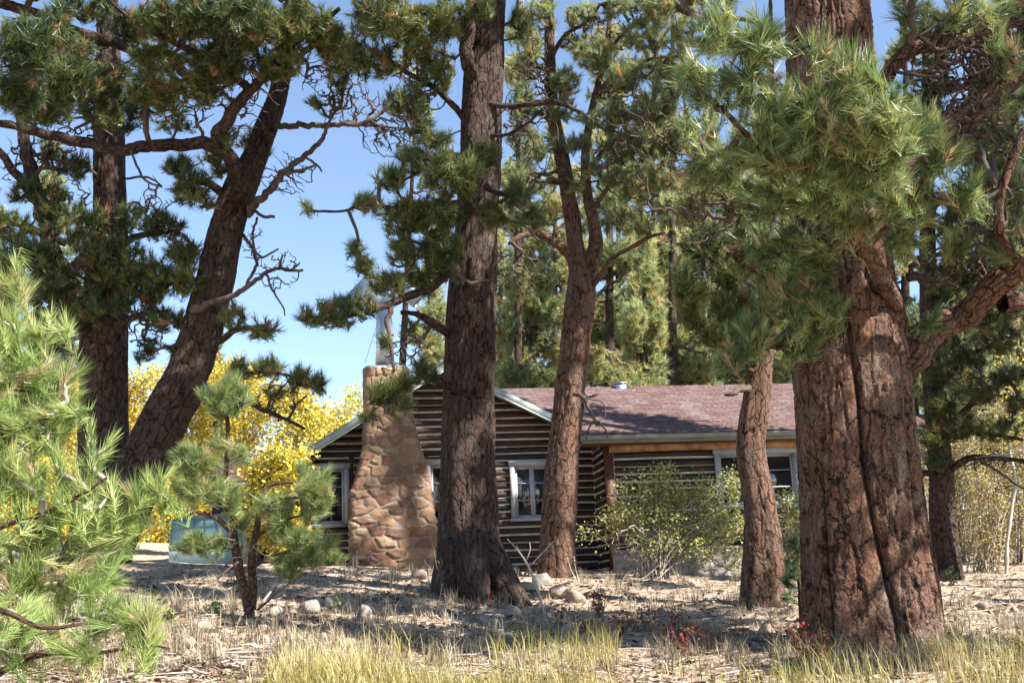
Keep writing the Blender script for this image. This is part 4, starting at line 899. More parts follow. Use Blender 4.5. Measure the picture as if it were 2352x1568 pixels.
LEFT = pine('ponderosa_pine', 'dark pine with an upright trunk behind the leaning pine', 'tree', 16.5,
  [(222, 1330, 72), (228, 1240, 64), (232, 1150, 60), (236, 1050, 56), (238, 934, 53), (237, 850, 53), (238, 784, 53), (242, 700, 51), (246, 640, 49), (250, 560, 44), (252, 500, 38), (251, 400, 36), (250, 300, 36), (249, 200, 32), (248, 100, 27), (247, 0, 24), (246, -150, 18), (246, -400, 8)],
  limbs=[
   [(225, 790, 24), (185, 735, 20, 16.2), (150, 660, 19, 16), (110, 540, 18, 15.9), (88, 460, 17, 15.9), (74, 410, 17, 15.9), (63, 340, 15, 15.9), (50, 280, 12, 15.9), (45, 200, 9, 15.8)],
   [(90, 470, 11, 15.9), (62, 432, 11, 15.8), (30, 392, 10, 15.7), (0, 347, 9, 15.6), (-50, 300, 6, 15.5)],
   [(150, 560, 9, 16), (70, 525, 9, 15.8), (0, 500, 7, 15.6), (-50, 480, 5, 15.4)],
   [(-60, -20, 14, 13), (0, 5, 13, 13.2), (75, 30, 13, 13.5), (140, 60, 13, 14), (200, 82, 13, 14.5), (280, 105, 13, 15), (330, 142, 12, 15.3), (365, 180, 10, 15.5), (398, 215, 8, 15.6)],
   [(270, 560, 10), (330, 540, 7, 16), (400, 530, 5, 15.6), (440, 560, 3, 15.4)],
   [(260, 660, 12, 16.2), (330, 650, 8, 15.8), (400, 650, 5, 15.4), (450, 640, 3, 15.2)],
   [(270, 745, 10, 16), (320, 725, 7, 15.6), (360, 715, 5, 15.4), (420, 740, 3, 15.2)],
   [(215, 560, 10, 16.2), (180, 600, 8, 15.6), (120, 640, 6, 15.2), (60, 600, 4, 15)],
   [(250, 250, 10, 16.1), (200, 200, 8, 15.4), (150, 180, 6, 14.8), (80, 190, 4, 14.3)]],
  deadlimbs=[[(288, 412, 3), (320, 406, 3), (350, 412, 2.5), (372, 428, 2)], [(290, 470, 3), (315, 465, 3), (335, 490, 3), (345, 455, 2)], [(180, 500, 4, 16), (230, 512, 4, 15.8), (265, 520, 4, 15.7), (275, 535, 3, 15.6)], [(190, 555, 4, 15.4), (225, 560, 4, 15.4), (270, 590, 3, 15.3)]],
  clouds=[(60, 110, 70, 80, 11, 1), (130, 60, 40, 60, 11.5, 1), (150, 190, 70, 60, 13, 1.1), (40, 210, 60, 50, 12, 1.1), (100, 250, 80, 40, 13.5, 1.1), (240, 190, 80, 60, 15, 1.1), (230, 260, 60, 40, 15.2, 1), (160, 120, 60, 60, 14, 1), (310, 60, 70, 45, 15, 1), (330, 240, 50, 30, 15.5, .9), (200, 20, 80, 35, 14, .7), (370, 210, 40, 40, 15.4, .8), (400, 280, 50, 30, 15.4, .7), (300, 280, 50, 30, 15.6, .6),
   (170, 380, 40, 40, 16, 1), (110, 350, 25, 30, 16, .8), (60, 580, 75, 40, 15.2, 1), (120, 480, 45, 60, 15.8, .9), (30, 520, 50, 40, 15.4, .8), (260, 600, 100, 60, 15.4, 1), (370, 520, 55, 35, 15.6, 1.1), (420, 580, 45, 45, 15.3, 1.1), (200, 520, 60, 60, 15.6, 1),
   (350, 640, 90, 50, 15.3, 1.1), (430, 640, 36, 40, 15.1, 1), (130, 640, 60, 50, 15.2, 1), (390, 735, 55, 28, 15.3, 1), (330, 800, 40, 28, 15.5, .9), (60, 440, 40, 35, 15.7, .8), (320, 700, 60, 40, 15.4, .8), (190, 700, 60, 50, 15.4, .7), (100, 700, 50, 40, 15.2, .7), (420, 800, 40, 18, 15.4, .7), (10, 620, 40, 40, 15, .8), (300, 500, 36, 36, 15.6, .8),
   (100, -60, 140, 50, 13, .5), (260, -120, 140, 90, 16, .5), (246, -320, 120, 120, 16.4, .5), (-100, 100, 90, 120, 13, .3), (-100, 500, 80, 150, 15, .3)],
  dead=[(120, 330, 110, 60, 15.5), (200, 200, 120, 110, 15.2, .9), (60, 390, 60, 70, 15.9), (160, 450, 60, 60, 16), (220, 300, 90, 50, 15.6), (350, 480, 50, 50, 15.8), (330, 770, 60, 50, 15.5), (200, 620, 120, 60, 15.3, .7)], deaddens=.008,
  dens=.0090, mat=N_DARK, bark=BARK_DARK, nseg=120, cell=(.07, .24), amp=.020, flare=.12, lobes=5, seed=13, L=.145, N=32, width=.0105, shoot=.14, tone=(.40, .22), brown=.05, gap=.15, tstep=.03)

MID = pine('ponderosa_pine', 'slender forked pine with orange bark on its right edge, by the curtained window', 'tree', 16.0,
  [(1282, 1340, 44), (1280, 1300, 40), (1281, 1250, 38), (1284, 1184, 38), (1290, 1084, 37), (1300, 984, 35), (1310, 884, 34), (1318, 820, 33), (1324, 760, 33), (1332, 700, 35), (1336, 655, 33), (1328, 610, 24), (1322, 560, 19), (1314, 500, 19), (1302, 430, 18), (1292, 370, 17), (1280, 310, 16), (1268, 250, 15), (1264, 170, 14), (1262, 90, 12), (1260, 0, 11), (1258, -150, 8), (1258, -320, 4)],
  splits=[[(1340, 670, 22, 16), (1358, 610, 20), (1368, 560, 18), (1364, 510, 15), (1352, 465, 13), (1345, 400, 12), (1346, 340, 11), (1356, 270, 9), (1372, 200, 8), (1392, 120, 7), (1400, 40, 5), (1404, -80, 3)]],
  limbs=[
   [(1325, 610, 12), (1297, 578, 11, 15.8), (1262, 548, 10, 15.6), (1235, 536, 9, 15.5), (1200, 540, 6, 15.4), (1170, 560, 4, 15.3)],
   [(1350, 670, 7), (1374, 640, 6, 15.8), (1409, 592, 5, 15.6), (1459, 565, 5, 15.4), (1490, 545, 4, 15.3), (1528, 535, 3, 15.2)],
   [(1352, 500, 6), (1390, 440, 5, 15.8), (1430, 400, 4, 15.6), (1480, 360, 3, 15.4), (1540, 330, 3, 15.2)],
   [(1350, 400, 6), (1390, 340, 5, 15.8), (1450, 300, 4, 15.6), (1510, 270, 3, 15.4)],
   [(1370, 210, 6), (1420, 170, 5, 15.8), (1480, 140, 4, 15.6), (1540, 130, 3, 15.4)],
   [(1262, 140, 6), (1300, 80, 5, 15.8), (1350, 50, 4, 15.6), (1380, 10, 4, 15.5)],
   [(1390, 130, 5), (1440, 70, 4, 15.8), (1500, 40, 3, 15.6)],
   [(1275, 290, 6), (1240, 260, 5, 15.9), (1210, 250, 4, 15.8)], [(1400, 20, 6, 16), (1470, -20, 8, 15.8), (1560, 20, 9, 15.2), (1620, 40, 8, 15)]],
  deadlimbs=[[(1318, 905, 5, 15.6), (1340, 912, 5, 15.4), (1352, 940, 4, 15.3), (1368, 965, 3.5, 15.3), (1390, 985, 2, 15.3), (1396, 1005, 1.5, 15.3)], [(1345, 915, 3, 15.4), (1372, 905, 3, 15.3)], [(1366, 962, 2.5, 15.3), (1352, 985, 2, 15.3), (1346, 1010, 1.5, 15.3)], [(1345, 915, 2, 15.3), (1385, 925, 1.5, 15.3), (1392, 965, 1.2, 15.3)],
     [(1500, 485, 4, 15), (1530, 480, 4, 15), (1560, 490, 3, 15)]],
  clouds=[(1300, 190, 40, 40, 15.8), (1290, 250, 36, 30, 15.8), (1370, 130, 50, 50, 15.6), (1340, 40, 45, 35, 15.6), (1440, 170, 60, 50, 15.5), (1480, 80, 60, 45, 15.5), (1400, 270, 50, 40, 15.6), (1500, 250, 60, 50, 15.3), (1420, 345, 55, 36, 15.6, .8), (1330, 330, 32, 28, 15.8),
   (1500, 400, 70, 45, 15.3, .9), (1450, 430, 40, 36, 15.4, .8), (1410, 410, 26, 22, 15.6), (1540, 180, 50, 60, 15.3, .8), (1560, 330, 45, 45, 15.2, .8), (1270, 330, 26, 30, 15.9, .8), (1420, 20, 50, 30, 15.5, .8), (1210, 110, 40, 60, 15.6, .7), (1195, 230, 36, 50, 15.6, .7), (1230, 340, 30, 40, 15.7, .7), (1190, 400, 36, 40, 15.6, .7), (1240, 20, 40, 30, 15.6, .8), (1330, 110, 36, 40, 15.8, .8), (1320, 440, 26, 30, 15.9, .6), (1480, 320, 60, 50, 15.3, .8), (1360, 380, 30, 30, 15.6, .7), (1500, 10, 60, 40, 15.2, .8), (1440, 490, 50, 30, 15.4, .7), (1540, 470, 45, 30, 15.2, .7), (1560, 90, 50, 50, 15, .7), (1470, 520, 40, 24, 15.3, .6), (1230, 250, 26, 24, 15.8, .6), (1260, 60, 25, 40, 16, .4),
   (1330, -80, 110, 60, 15.8, .4), (1260, -240, 80, 90, 16, .4)],
  dead=[(1220, 250, 70, 240, 15.7, .8), (1470, 330, 120, 150, 15.2, .8), (1400, 60, 100, 60, 15.6), (1420, 230, 80, 60, 15.6), (1180, 420, 40, 60, 15.8, .8), (1330, 400, 60, 50, 15.8), (1210, 620, 50, 60, 15.5, .8), (1230, 160, 50, 120, 15.9, .9), (1480, 480, 60, 50, 15.3, .7), (1540, 250, 60, 60, 15.3, .6)], deaddens=.008,
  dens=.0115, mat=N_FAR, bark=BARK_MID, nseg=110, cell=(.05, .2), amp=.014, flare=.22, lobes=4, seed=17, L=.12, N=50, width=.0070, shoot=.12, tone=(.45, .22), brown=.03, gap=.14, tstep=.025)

SMALL = pine('ponderosa_pine', 'thin crooked pine with a sunlit peeling trunk between the shrub and the broadest trunk', 'tree', 12.5,
  [(1752, 1400, 50), (1752, 1350, 44), (1752, 1284, 43), (1749, 1184, 37), (1737, 1110, 34), (1727, 1060, 32), (1724, 1010, 31), (1729, 970, 31), (1737, 920, 30), (1744, 870, 27), (1750, 830, 24), (1756, 760, 21), (1761, 680, 19), (1765, 600, 17), (1768, 500, 15), (1770, 380, 12), (1770, 250, 10), (1770, 100, 6), (1770, -20, 3)],
  limbs=[[(1745, 860, 8), (1700, 840, 6, 12.3), (1650, 800, 5, 12), (1600, 720, 4, 11.8), (1580, 670, 3, 11.7)], [(1755, 800, 8), (1700, 760, 6, 12.2), (1650, 740, 4, 12), (1620, 760, 3, 11.9)],
   [(1765, 640, 7), (1700, 600, 6, 12.2), (1640, 560, 5, 12), (1590, 560, 3, 11.8)], [(1768, 520, 6), (1700, 480, 5, 12.2), (1640, 440, 4, 12), (1590, 450, 3, 11.8)],
   [(1765, 640, 6), (1810, 600, 5, 12.4), (1830, 560, 4, 12.3)]],
  deadlimbs=[[(1722, 890, 9, 12.4), (1700, 896, 8, 12.3), (1682, 903, 6, 12.2), (1664, 906, 3, 12.2)], [(1600, 560, 6, 12), (1660, 620, 6, 12.2), (1740, 660, 7, 12.4)]],
  clouds=[(1590, 680, 45, 50, 11.8, 1.2), (1570, 625, 28, 28, 11.8), (1680, 700, 60, 50, 12.1), (1750, 730, 50, 50, 12.2), (1640, 770, 55, 36, 12), (1700, 820, 50, 26, 12.2, .8), (1620, 560, 60, 45, 12), (1720, 570, 60, 60, 12.3, .9), (1600, 460, 55, 45, 12, .9), (1690, 470, 60, 45, 12.2, .8), (1600, 740, 30, 30, 11.8), (1780, 620, 50, 40, 12.5, .8), (1670, 640, 40, 30, 12.1, .9), (1770, 420, 60, 60, 12.5, .6), (1770, 250, 60, 80, 12.5, .5), (1770, 100, 40, 60, 12.5, .4)],
  dead=[(1620, 620, 60, 60, 12, .8), (1690, 540, 80, 60, 12.2, .8), (1590, 500, 40, 40, 12, .8)],
  dens=.0085, mat=N_DARK, bark=BARK_MID, nseg=110, cell=(.05, .2), amp=.014, flare=.30, lobes=5, seed=19, L=.135, N=34, width=.0088, shoot=.13, tone=(.60, .2), brown=.03, gap=.13, tstep=.02)

BGR = pine('ponderosa_pine', 'dark pine behind the gutter end, in front of the bare thicket at the right', 'tree', 19.0,
  [(2174, 1345, 38), (2172, 1300, 33), (2166, 1200, 29), (2162, 1084, 26), (2152, 980, 24), (2142, 880, 22), (2136, 780, 21), (2132, 650, 19), (2130, 520, 17), (2128, 380, 14), (2126, 200, 9), (2124, 20, 4)],
  limbs=[[(2175, 1090, 9), (2200, 1065, 8, 18.8), (2235, 1050, 7, 18.6), (2300, 1053, 5, 18.3), (2352, 1060, 4, 18), (2420, 1080, 3, 18)], [(2155, 1020, 9), (2200, 960, 8, 18.7), (2250, 910, 6, 18.5), (2310, 875, 5, 18.2), (2360, 860, 3, 18)],
   [(2145, 900, 8), (2190, 850, 7, 18.8), (2240, 810, 5, 18.5), (2300, 790, 4, 18.2)], [(2150, 1095, 8), (2128, 1085, 7, 18.8), (2112, 1095, 6, 18.7)], [(2140, 860, 6), (2110, 840, 4, 18.7)],
   [(2132, 640, 7), (2200, 600, 5, 18.7), (2280, 560, 4, 18.4)], [(2130, 480, 7), (2220, 430, 5, 18.7), (2300, 400, 4, 18.4)], [(2150, 960, 7), (2230, 990, 5, 18.5), (2300, 1000, 4, 18.2), (2350, 1010, 3, 18)]],
  deadlimbs=[[(2250, 1058, 3, 18.5), (2290, 1080, 3, 18.4), (2330, 1110, 2.5, 18.3), (2370, 1130, 2, 18.2)]],
  clouds=[(2150, 1000, 50, 30, 18.6), (2215, 980, 50, 28, 18.5), (2160, 930, 40, 35, 18.6), (2290, 990, 60, 26, 18.2), (2250, 900, 50, 30, 18.4), (2320, 860, 40, 30, 18.2), (2220, 830, 50, 36, 18.5), (2300, 780, 50, 36, 18.2), (2170, 780, 36, 40, 18.6), (2150, 860, 30, 30, 18.7), (2240, 720, 60, 36, 18.4, .9), (2330, 700, 40, 36, 18.2, .8), (2170, 660, 40, 40, 18.7, .8),
    (2240, 590, 80, 40, 18.4, .8), (2340, 930, 40, 25, 18.2), (2150, 1060, 26, 20, 18.7), (2200, 500, 80, 60, 18.6, .8), (2300, 400, 60, 60, 18.4, .8), (2110, 400, 50, 70, 18.8, .7), (2130, 220, 80, 80, 19, .7), (2120, 60, 60, 60, 19, .7), (2230, 330, 80, 50, 18.5, .8), (2290, 160, 70, 70, 18.4, .8), (2210, 40, 70, 50, 18.6, .8), (2320, 300, 50, 60, 18.3, .8), (2330, 40, 50, 50, 18.3, .7), (2060, 560, 40, 60, 18.8, .6), (2330, 620, 50, 40, 18.2, .8)],
  dead=[(2240, 200, 120, 180, 18.5), (2260, 440, 110, 90, 18.4), (2280, 1060, 80, 36, 18.3), (2240, 860, 80, 80, 18.4), (2240, 660, 90, 90, 18.5, .8)], deaddens=.008,
  dens=.0115, mat=N_DARK, bark=BARK_DARK, nseg=64, cell=(.08, .14), amp=.016, flare=.2, seed=23, L=.15, N=38, width=.0082, tone=(.45, .2), gap=.2)

def w2p(x, y, z):
    d = np.array([x, y, z])-CAM; f = d@Fv; return CX+FPX*(d@Rv)/f, CY-FPX*(d@Uv)/f
def shade_pine(x, y, label, h, z0, R, seed, nb=16, amt=60, r0=.26):  # unseen pines added to throw shade on the trunks, slope and cabin
    """an unseen pine added to cast shade, given in metres: base (x, y), height, first limb height, crown radius"""
    rng = np.random.default_rng(seed); zb = float(ground0(x, y)); P = lambda a, b, c: w2p(a, b, c)
    tr = [(*P(x+.12*math.sin(f*5+seed), y, zb+h*f), r0*(1-f)**.8*FPX/y+1.5, y) for f in np.linspace(0, 1, 9)]
    cl = []; lim = []
    for k in range(nb):
        f = (k+.5)/nb; a = k*2.4+rng.random()*.6; z = zb+z0+(h-z0)*f; rr = R*(1.05-f)**.5*(.55+.5*rng.random())
        e = (x+rr*math.cos(a), y+rr*math.sin(a), z+.25); px, py = P(*e); cl.append((px, py, .62*FPX/e[1]*(1.15-.4*f), .34*FPX/e[1], e[1], 1))
        m = (x+rr*.5*math.cos(a), y+rr*.5*math.sin(a), z+.1); s0 = P(x, y, z-.3); 
        lim.append([(*s0, .06*FPX/y, y), (*P(*m), .04*FPX/m[1], m[1]), (*P(*e), .015*FPX/e[1], e[1])])
    dens = amt/(math.pi*.62*.34*(FPX/y)**2)
    pine('ponderosa_pine', label, 'tree', y, tr, lim, cl, dens=dens, mat=N_DARK, bark=BARK_DARK, nseg=48, cell=(.08, .2), amp=.014, flare=.2, seed=seed, L=.16, N=66, width=.012, tone=(.5, .2), gap=.22, r0=.006, tstep=.06, group='added shade pines at the right')
shade_pine(8.4, 6.3, 'added shade pine outside the right edge, nearest to the viewer', 13.5, 5.0, 1.6, 101, 10, 75)
shade_pine(8.9, 7.7, 'added shade pine outside the right edge, level with the broadest pine', 16, 8.5, 1.2, 102, 12, 62)
shade_pine(9.0, 11.7, 'added shade pine outside the right edge, level with the thin crooked pine', 16, 6.5, 1.6, 103, 12, 70)
shade_pine(9.3, 15.0, 'added shade pine outside the right edge, behind the level of the forked pine', 19, 8, 2.1, 104, 26, 66)
shade_pine(8.9, 17.6, 'added shade pine outside the right edge, in front of the thicket', 15.5, 4.2, 2.0, 105, 24, 70)
# far pines behind the cabin
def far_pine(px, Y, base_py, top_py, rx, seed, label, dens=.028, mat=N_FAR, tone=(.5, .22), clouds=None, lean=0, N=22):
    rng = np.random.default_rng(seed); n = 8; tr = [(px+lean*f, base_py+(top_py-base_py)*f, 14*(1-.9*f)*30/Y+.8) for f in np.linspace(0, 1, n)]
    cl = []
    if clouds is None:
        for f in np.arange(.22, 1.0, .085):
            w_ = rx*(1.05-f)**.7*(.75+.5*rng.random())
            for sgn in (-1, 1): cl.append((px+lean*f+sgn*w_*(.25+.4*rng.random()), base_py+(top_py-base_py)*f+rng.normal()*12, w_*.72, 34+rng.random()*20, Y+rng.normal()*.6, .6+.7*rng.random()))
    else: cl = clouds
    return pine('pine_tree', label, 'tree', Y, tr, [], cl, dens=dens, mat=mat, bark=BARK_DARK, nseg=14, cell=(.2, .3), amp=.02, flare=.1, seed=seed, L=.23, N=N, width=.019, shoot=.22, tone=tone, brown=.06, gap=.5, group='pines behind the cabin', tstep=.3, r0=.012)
far_pine(1400, 31, 1290, -200, 110, 90, 'very tall pine right behind the cabin, its top above the frame by the forked trunk', tone=(.55, .2), dens=.011)
far_pine(1545, 32, 1290, -260, 120, 91, 'very tall pine behind the cabin between the roof vent and the thin crooked trunk', tone=(.5, .2), dens=.011)
far_pine(1190, 33, 1290, -80, 80, 92, 'tall thin pine behind the gable, right beside the straight shaded trunk', tone=(.5, .2), dens=.016)
far_pine(2080, 30, 1300, -150, 110, 93, 'tall pine behind the big bent limb of the broadest pine', tone=(.35, .2), dens=.011)
far_pine(2320, 27, 1310, -200, 130, 94, 'tall pine rising from the right end of the thicket', tone=(.35, .2), dens=.011)
far_pine(900, 36, 1290, 150, 60, 95, 'slim far pine between the chimney flue and the straight shaded trunk', tone=(.4, .2), dens=.010, clouds=[(930, 150, 50, 50, 36, .7), (960, 260, 40, 50, 36, .7), (990, 420, 30, 50, 36, .6), (985, 520, 30, 40, 36, .6)], lean=60)
far_pine(1275, 40, 1250, 300, 90, 42, 'pale distant pine between the sunlit pine and the forked trunk', tone=(.7, .2))
far_pine(1480, 29, 1260, 520, 80, 43, 'nearer bushy pine just behind the ridge right of the roof vent', tone=(.55, .2))
far_pine(1630, 41, 1250, 260, 120, 44, 'broad distant pine behind the thin crooked trunk', tone=(.6, .2))
far_pine(1150, 44, 1250, 480, 80, 45, 'distant pine just right of the straight shaded trunk', tone=(.7, .2))
far_pine(1760, 40, 1250, 300, 110, 46, 'distant pine seen under the big bright needle clusters', tone=(.45, .2))
far_pine(2200, 38, 1290, 480, 120, 47, 'distant pine beyond the dark right trunk', tone=(.4, .2))
far_pine(2400, 34, 1290, 300, 120, 48, 'distant pine cut by the right edge', tone=(.4, .2))
far_pine(500, 46, 1290, 780, 80, 49, 'low distant pine behind the yellow aspens', tone=(.3, .2))
far_pine(-30, 40, 1290, 420, 110, 50, 'distant pine at the far left edge', tone=(.3, .2))
far_pine(1215, 34, 1250, 330, 95, 31, 'sunlit pine seen in the gap between the straight trunk and the forked one')
far_pine(1420, 36, 1250, 240, 120, 32, 'tall sunlit pine rising behind the roof vent')
far_pine(1560, 33, 1250, 420, 110, 33, 'bushy sunlit pine behind the middle of the red roof ridge', tone=(.6, .2))
far_pine(1690, 37, 1250, 380, 110, 34, 'sunlit pine behind the right half of the red roof')
far_pine(1810, 31, 1260, 500, 80, 35, 'pine half hidden behind the broadest trunk, past the roof')
far_pine(985, 38, 1260, 560, 62, 36, 'pale pine behind the gable peak, left of the straight trunk', clouds=[(985, 650, 40, 40, 38), (1000, 720, 45, 40, 38), (975, 770, 50, 30, 38), (1000, 820, 40, 30, 38), (1000, 590, 26, 40, 38, .8), (1010, 880, 40, 30, 38)], tone=(.6, .2))
far_pine(2290, 30, 1300, 250, 120, 37, 'pine standing beyond the thicket at the right edge of the grove', tone=(.35, .2), dens=.022)
far_pine(1330, 42, 1250, 420, 110, 38, 'distant pale pine showing through the fork of the slender tree', tone=(.7, .2))
far_pine(1500, 44, 1250, 120, 120, 39, 'highest distant pine, its thin top above the others', tone=(.6, .2), dens=.022)
far_pine(1960, 34, 1280, 150, 120, 40, 'distant pine whose top shows behind the big forward branches', tone=(.4, .2))
far_pine(120, 36, 1280, 330, 110, 41, 'distant dark pine behind the upright left trunk', tone=(.2, .2), dens=.022)

def gh(px, py):
    """where the ray through a photo pixel meets the ground"""
    d = Fv+Rv*(px-CX)/FPX+Uv*(CY-py)/FPX; ys = np.arange(3.5, 42, .05); P = CAM+d*(ys/d[1])[:, None]
    z = ground(P[:, 0], P[:, 1]); k = np.argmax(P[:, 2] < z) if np.any(P[:, 2] < z) else len(ys)-1
    return np.array([P[k, 0], P[k, 1], z[k]])
def gh_many(px, py):
    px = np.asarray(px, float); py = np.asarray(py, float); ys = np.arange(3.6, 24, .12); out = np.full((len(px), 3), np.nan)
    for o in range(0, len(px), 1500):
        d = Fv+Rv*((px[o:o+1500]-CX)/FPX)[:, None]+Uv*((CY-py[o:o+1500])/FPX)[:, None]
        P = CAM+d[:, None]*(ys/d[:, 1:2])[..., None]; z = GI(P[..., 0], P[..., 1]); m = P[..., 2] < z; k = np.argmax(m, 1); ok = m.any(1)
        q = P[np.arange(len(k)), k]; q[:, :2] += (np.random.default_rng(o).random((len(k), 2))-.5)*.12
        q[:, 2] = GI(q[:, 0], q[:, 1]); q[~ok] = np.nan; out[o:o+1500] = q
    return out[~np.isnan(out[:, 0])]
_ix = np.linspace(-14, 14, 561); _iy = np.linspace(2, 30, 561); _IG = np.vstack([ground(np.full(561, q), _iy)[None] for q in _ix])
def GI(x, y):
    fx = np.clip((np.asarray(x)+14)/.05, 0, 559.99); fy = np.clip((np.asarray(y)-2)/.05, 0, 559.99); i = fx.astype(int); j = fy.astype(int); a = fx-i; b = fy-j
    return (_IG[i, j]*(1-a)+_IG[i+1, j]*a)*(1-b)+(_IG[i, j+1]*(1-a)+_IG[i+1, j+1]*a)*b

# ---------------------------------------------------------------- young pines
NEAR = pine('young_pine', 'bright green young pine filling the lower left corner, closest to the viewer', 'tree', 5.4,
  [(-190, 2080, 30, 5.0), (-180, 1800, 27, 5.0), (-170, 1500, 24, 5.0), (-150, 1200, 20, 5.0), (-130, 900, 14, 5.0), (-110, 650, 8, 5.0), (-100, 480, 4, 5.0)],
  limbs=[[(-165, 1560, 11, 5), (-60, 1575, 9, 4.9), (20, 1535, 9, 4.8), (70, 1505, 8, 4.7), (130, 1495, 6, 4.7), (220, 1500, 4, 4.7), (330, 1480, 3, 4.7), (390, 1490, 2, 4.7)],
   [(-165, 1460, 10, 5), (-40, 1430, 9, 4.9), (60, 1370, 7, 4.9), (105, 1322, 7, 5.0), (150, 1295, 7, 5.0), (200, 1272, 6, 5.0), (250, 1230, 5, 5.1), (290, 1190, 4, 5.1), (330, 1160, 3, 5.1), (375, 1135, 2, 5.1)],
   [(-160, 1320, 9, 5), (-60, 1240, 8, 4.8), (30, 1200, 6, 4.8), (100, 1180, 5, 4.8), (180, 1140, 4, 4.8), (240, 1100, 3, 4.8)],
   [(-150, 1180, 9, 5), (-50, 1060, 7, 4.9), (30, 1010, 6, 4.9), (100, 960, 5, 4.9), (180, 940, 3, 4.9)],
   [(-145, 1000, 8, 5), (-40, 900, 6, 5), (40, 820, 5, 5.1), (120, 780, 3, 5.1), (150, 760, 2, 5.1)],
   [(-130, 860, 6, 5), (-50, 760, 5, 5), (20, 690, 3, 5.1), (50, 650, 2, 5.1)],
   [(-160, 1380, 8, 5), (0, 1400, 6, 4.6), (100, 1440, 4, 4.5), (200, 1430, 3, 4.5)]],
  deadlimbs=[[(-60, 990, 5, 4.9), (0, 1000, 4, 4.9), (40, 985, 3, 4.9)], [(130, 1180, 3, 4.9), (190, 1170, 3, 4.9), (228, 1168, 2, 4.9)]],
  clouds=[(20, 660, 50, 50, 5.1), (10, 760, 60, 60, 5), (110, 765, 45, 40, 5.1), (60, 860, 70, 55, 5), (140, 900, 50, 50, 5), (20, 960, 60, 50, 4.9), (170, 965, 40, 34, 4.9), (100, 1000, 60, 50, 4.9), (220, 1040, 45, 32, 4.9), (30, 1080, 60, 60, 4.8), (130, 1110, 60, 50, 4.8),
   (330, 1150, 60, 34, 5.1), (300, 1200, 50, 30, 5.1), (360, 1120, 30, 24, 5.1), (230, 1150, 45, 40, 5), (100, 1220, 75, 50, 4.9), (230, 1250, 55, 36, 5), (50, 1330, 75, 55, 4.9), (170, 1350, 65, 40, 4.9), (240, 1330, 36, 40, 5), (80, 1440, 80, 40, 4.7),
   (250, 1420, 60, 30, 4.7), (340, 1440, 50, 30, 4.7), (180, 1480, 70, 24, 4.7), (30, 1520, 40, 24, 4.7), (350, 1480, 40, 14, 4.7), (-80, 900, 70, 200, 5), (-80, 1300, 70, 200, 5), (-120, 560, 50, 80, 5)],
  dens=.0015, mat=N_YOUNG, bark=BARK_MID, tmat=TWIG_PALE, nseg=40, cell=(.03, .06), amp=.004, flare=.1, seed=51, spread=(10, 48), L=.11, N=84, width=.0040, shoot=.20, r0=.0048, tone=(.50, .26), brown=.07, gap=.09, tdroop=.05, up=.55)

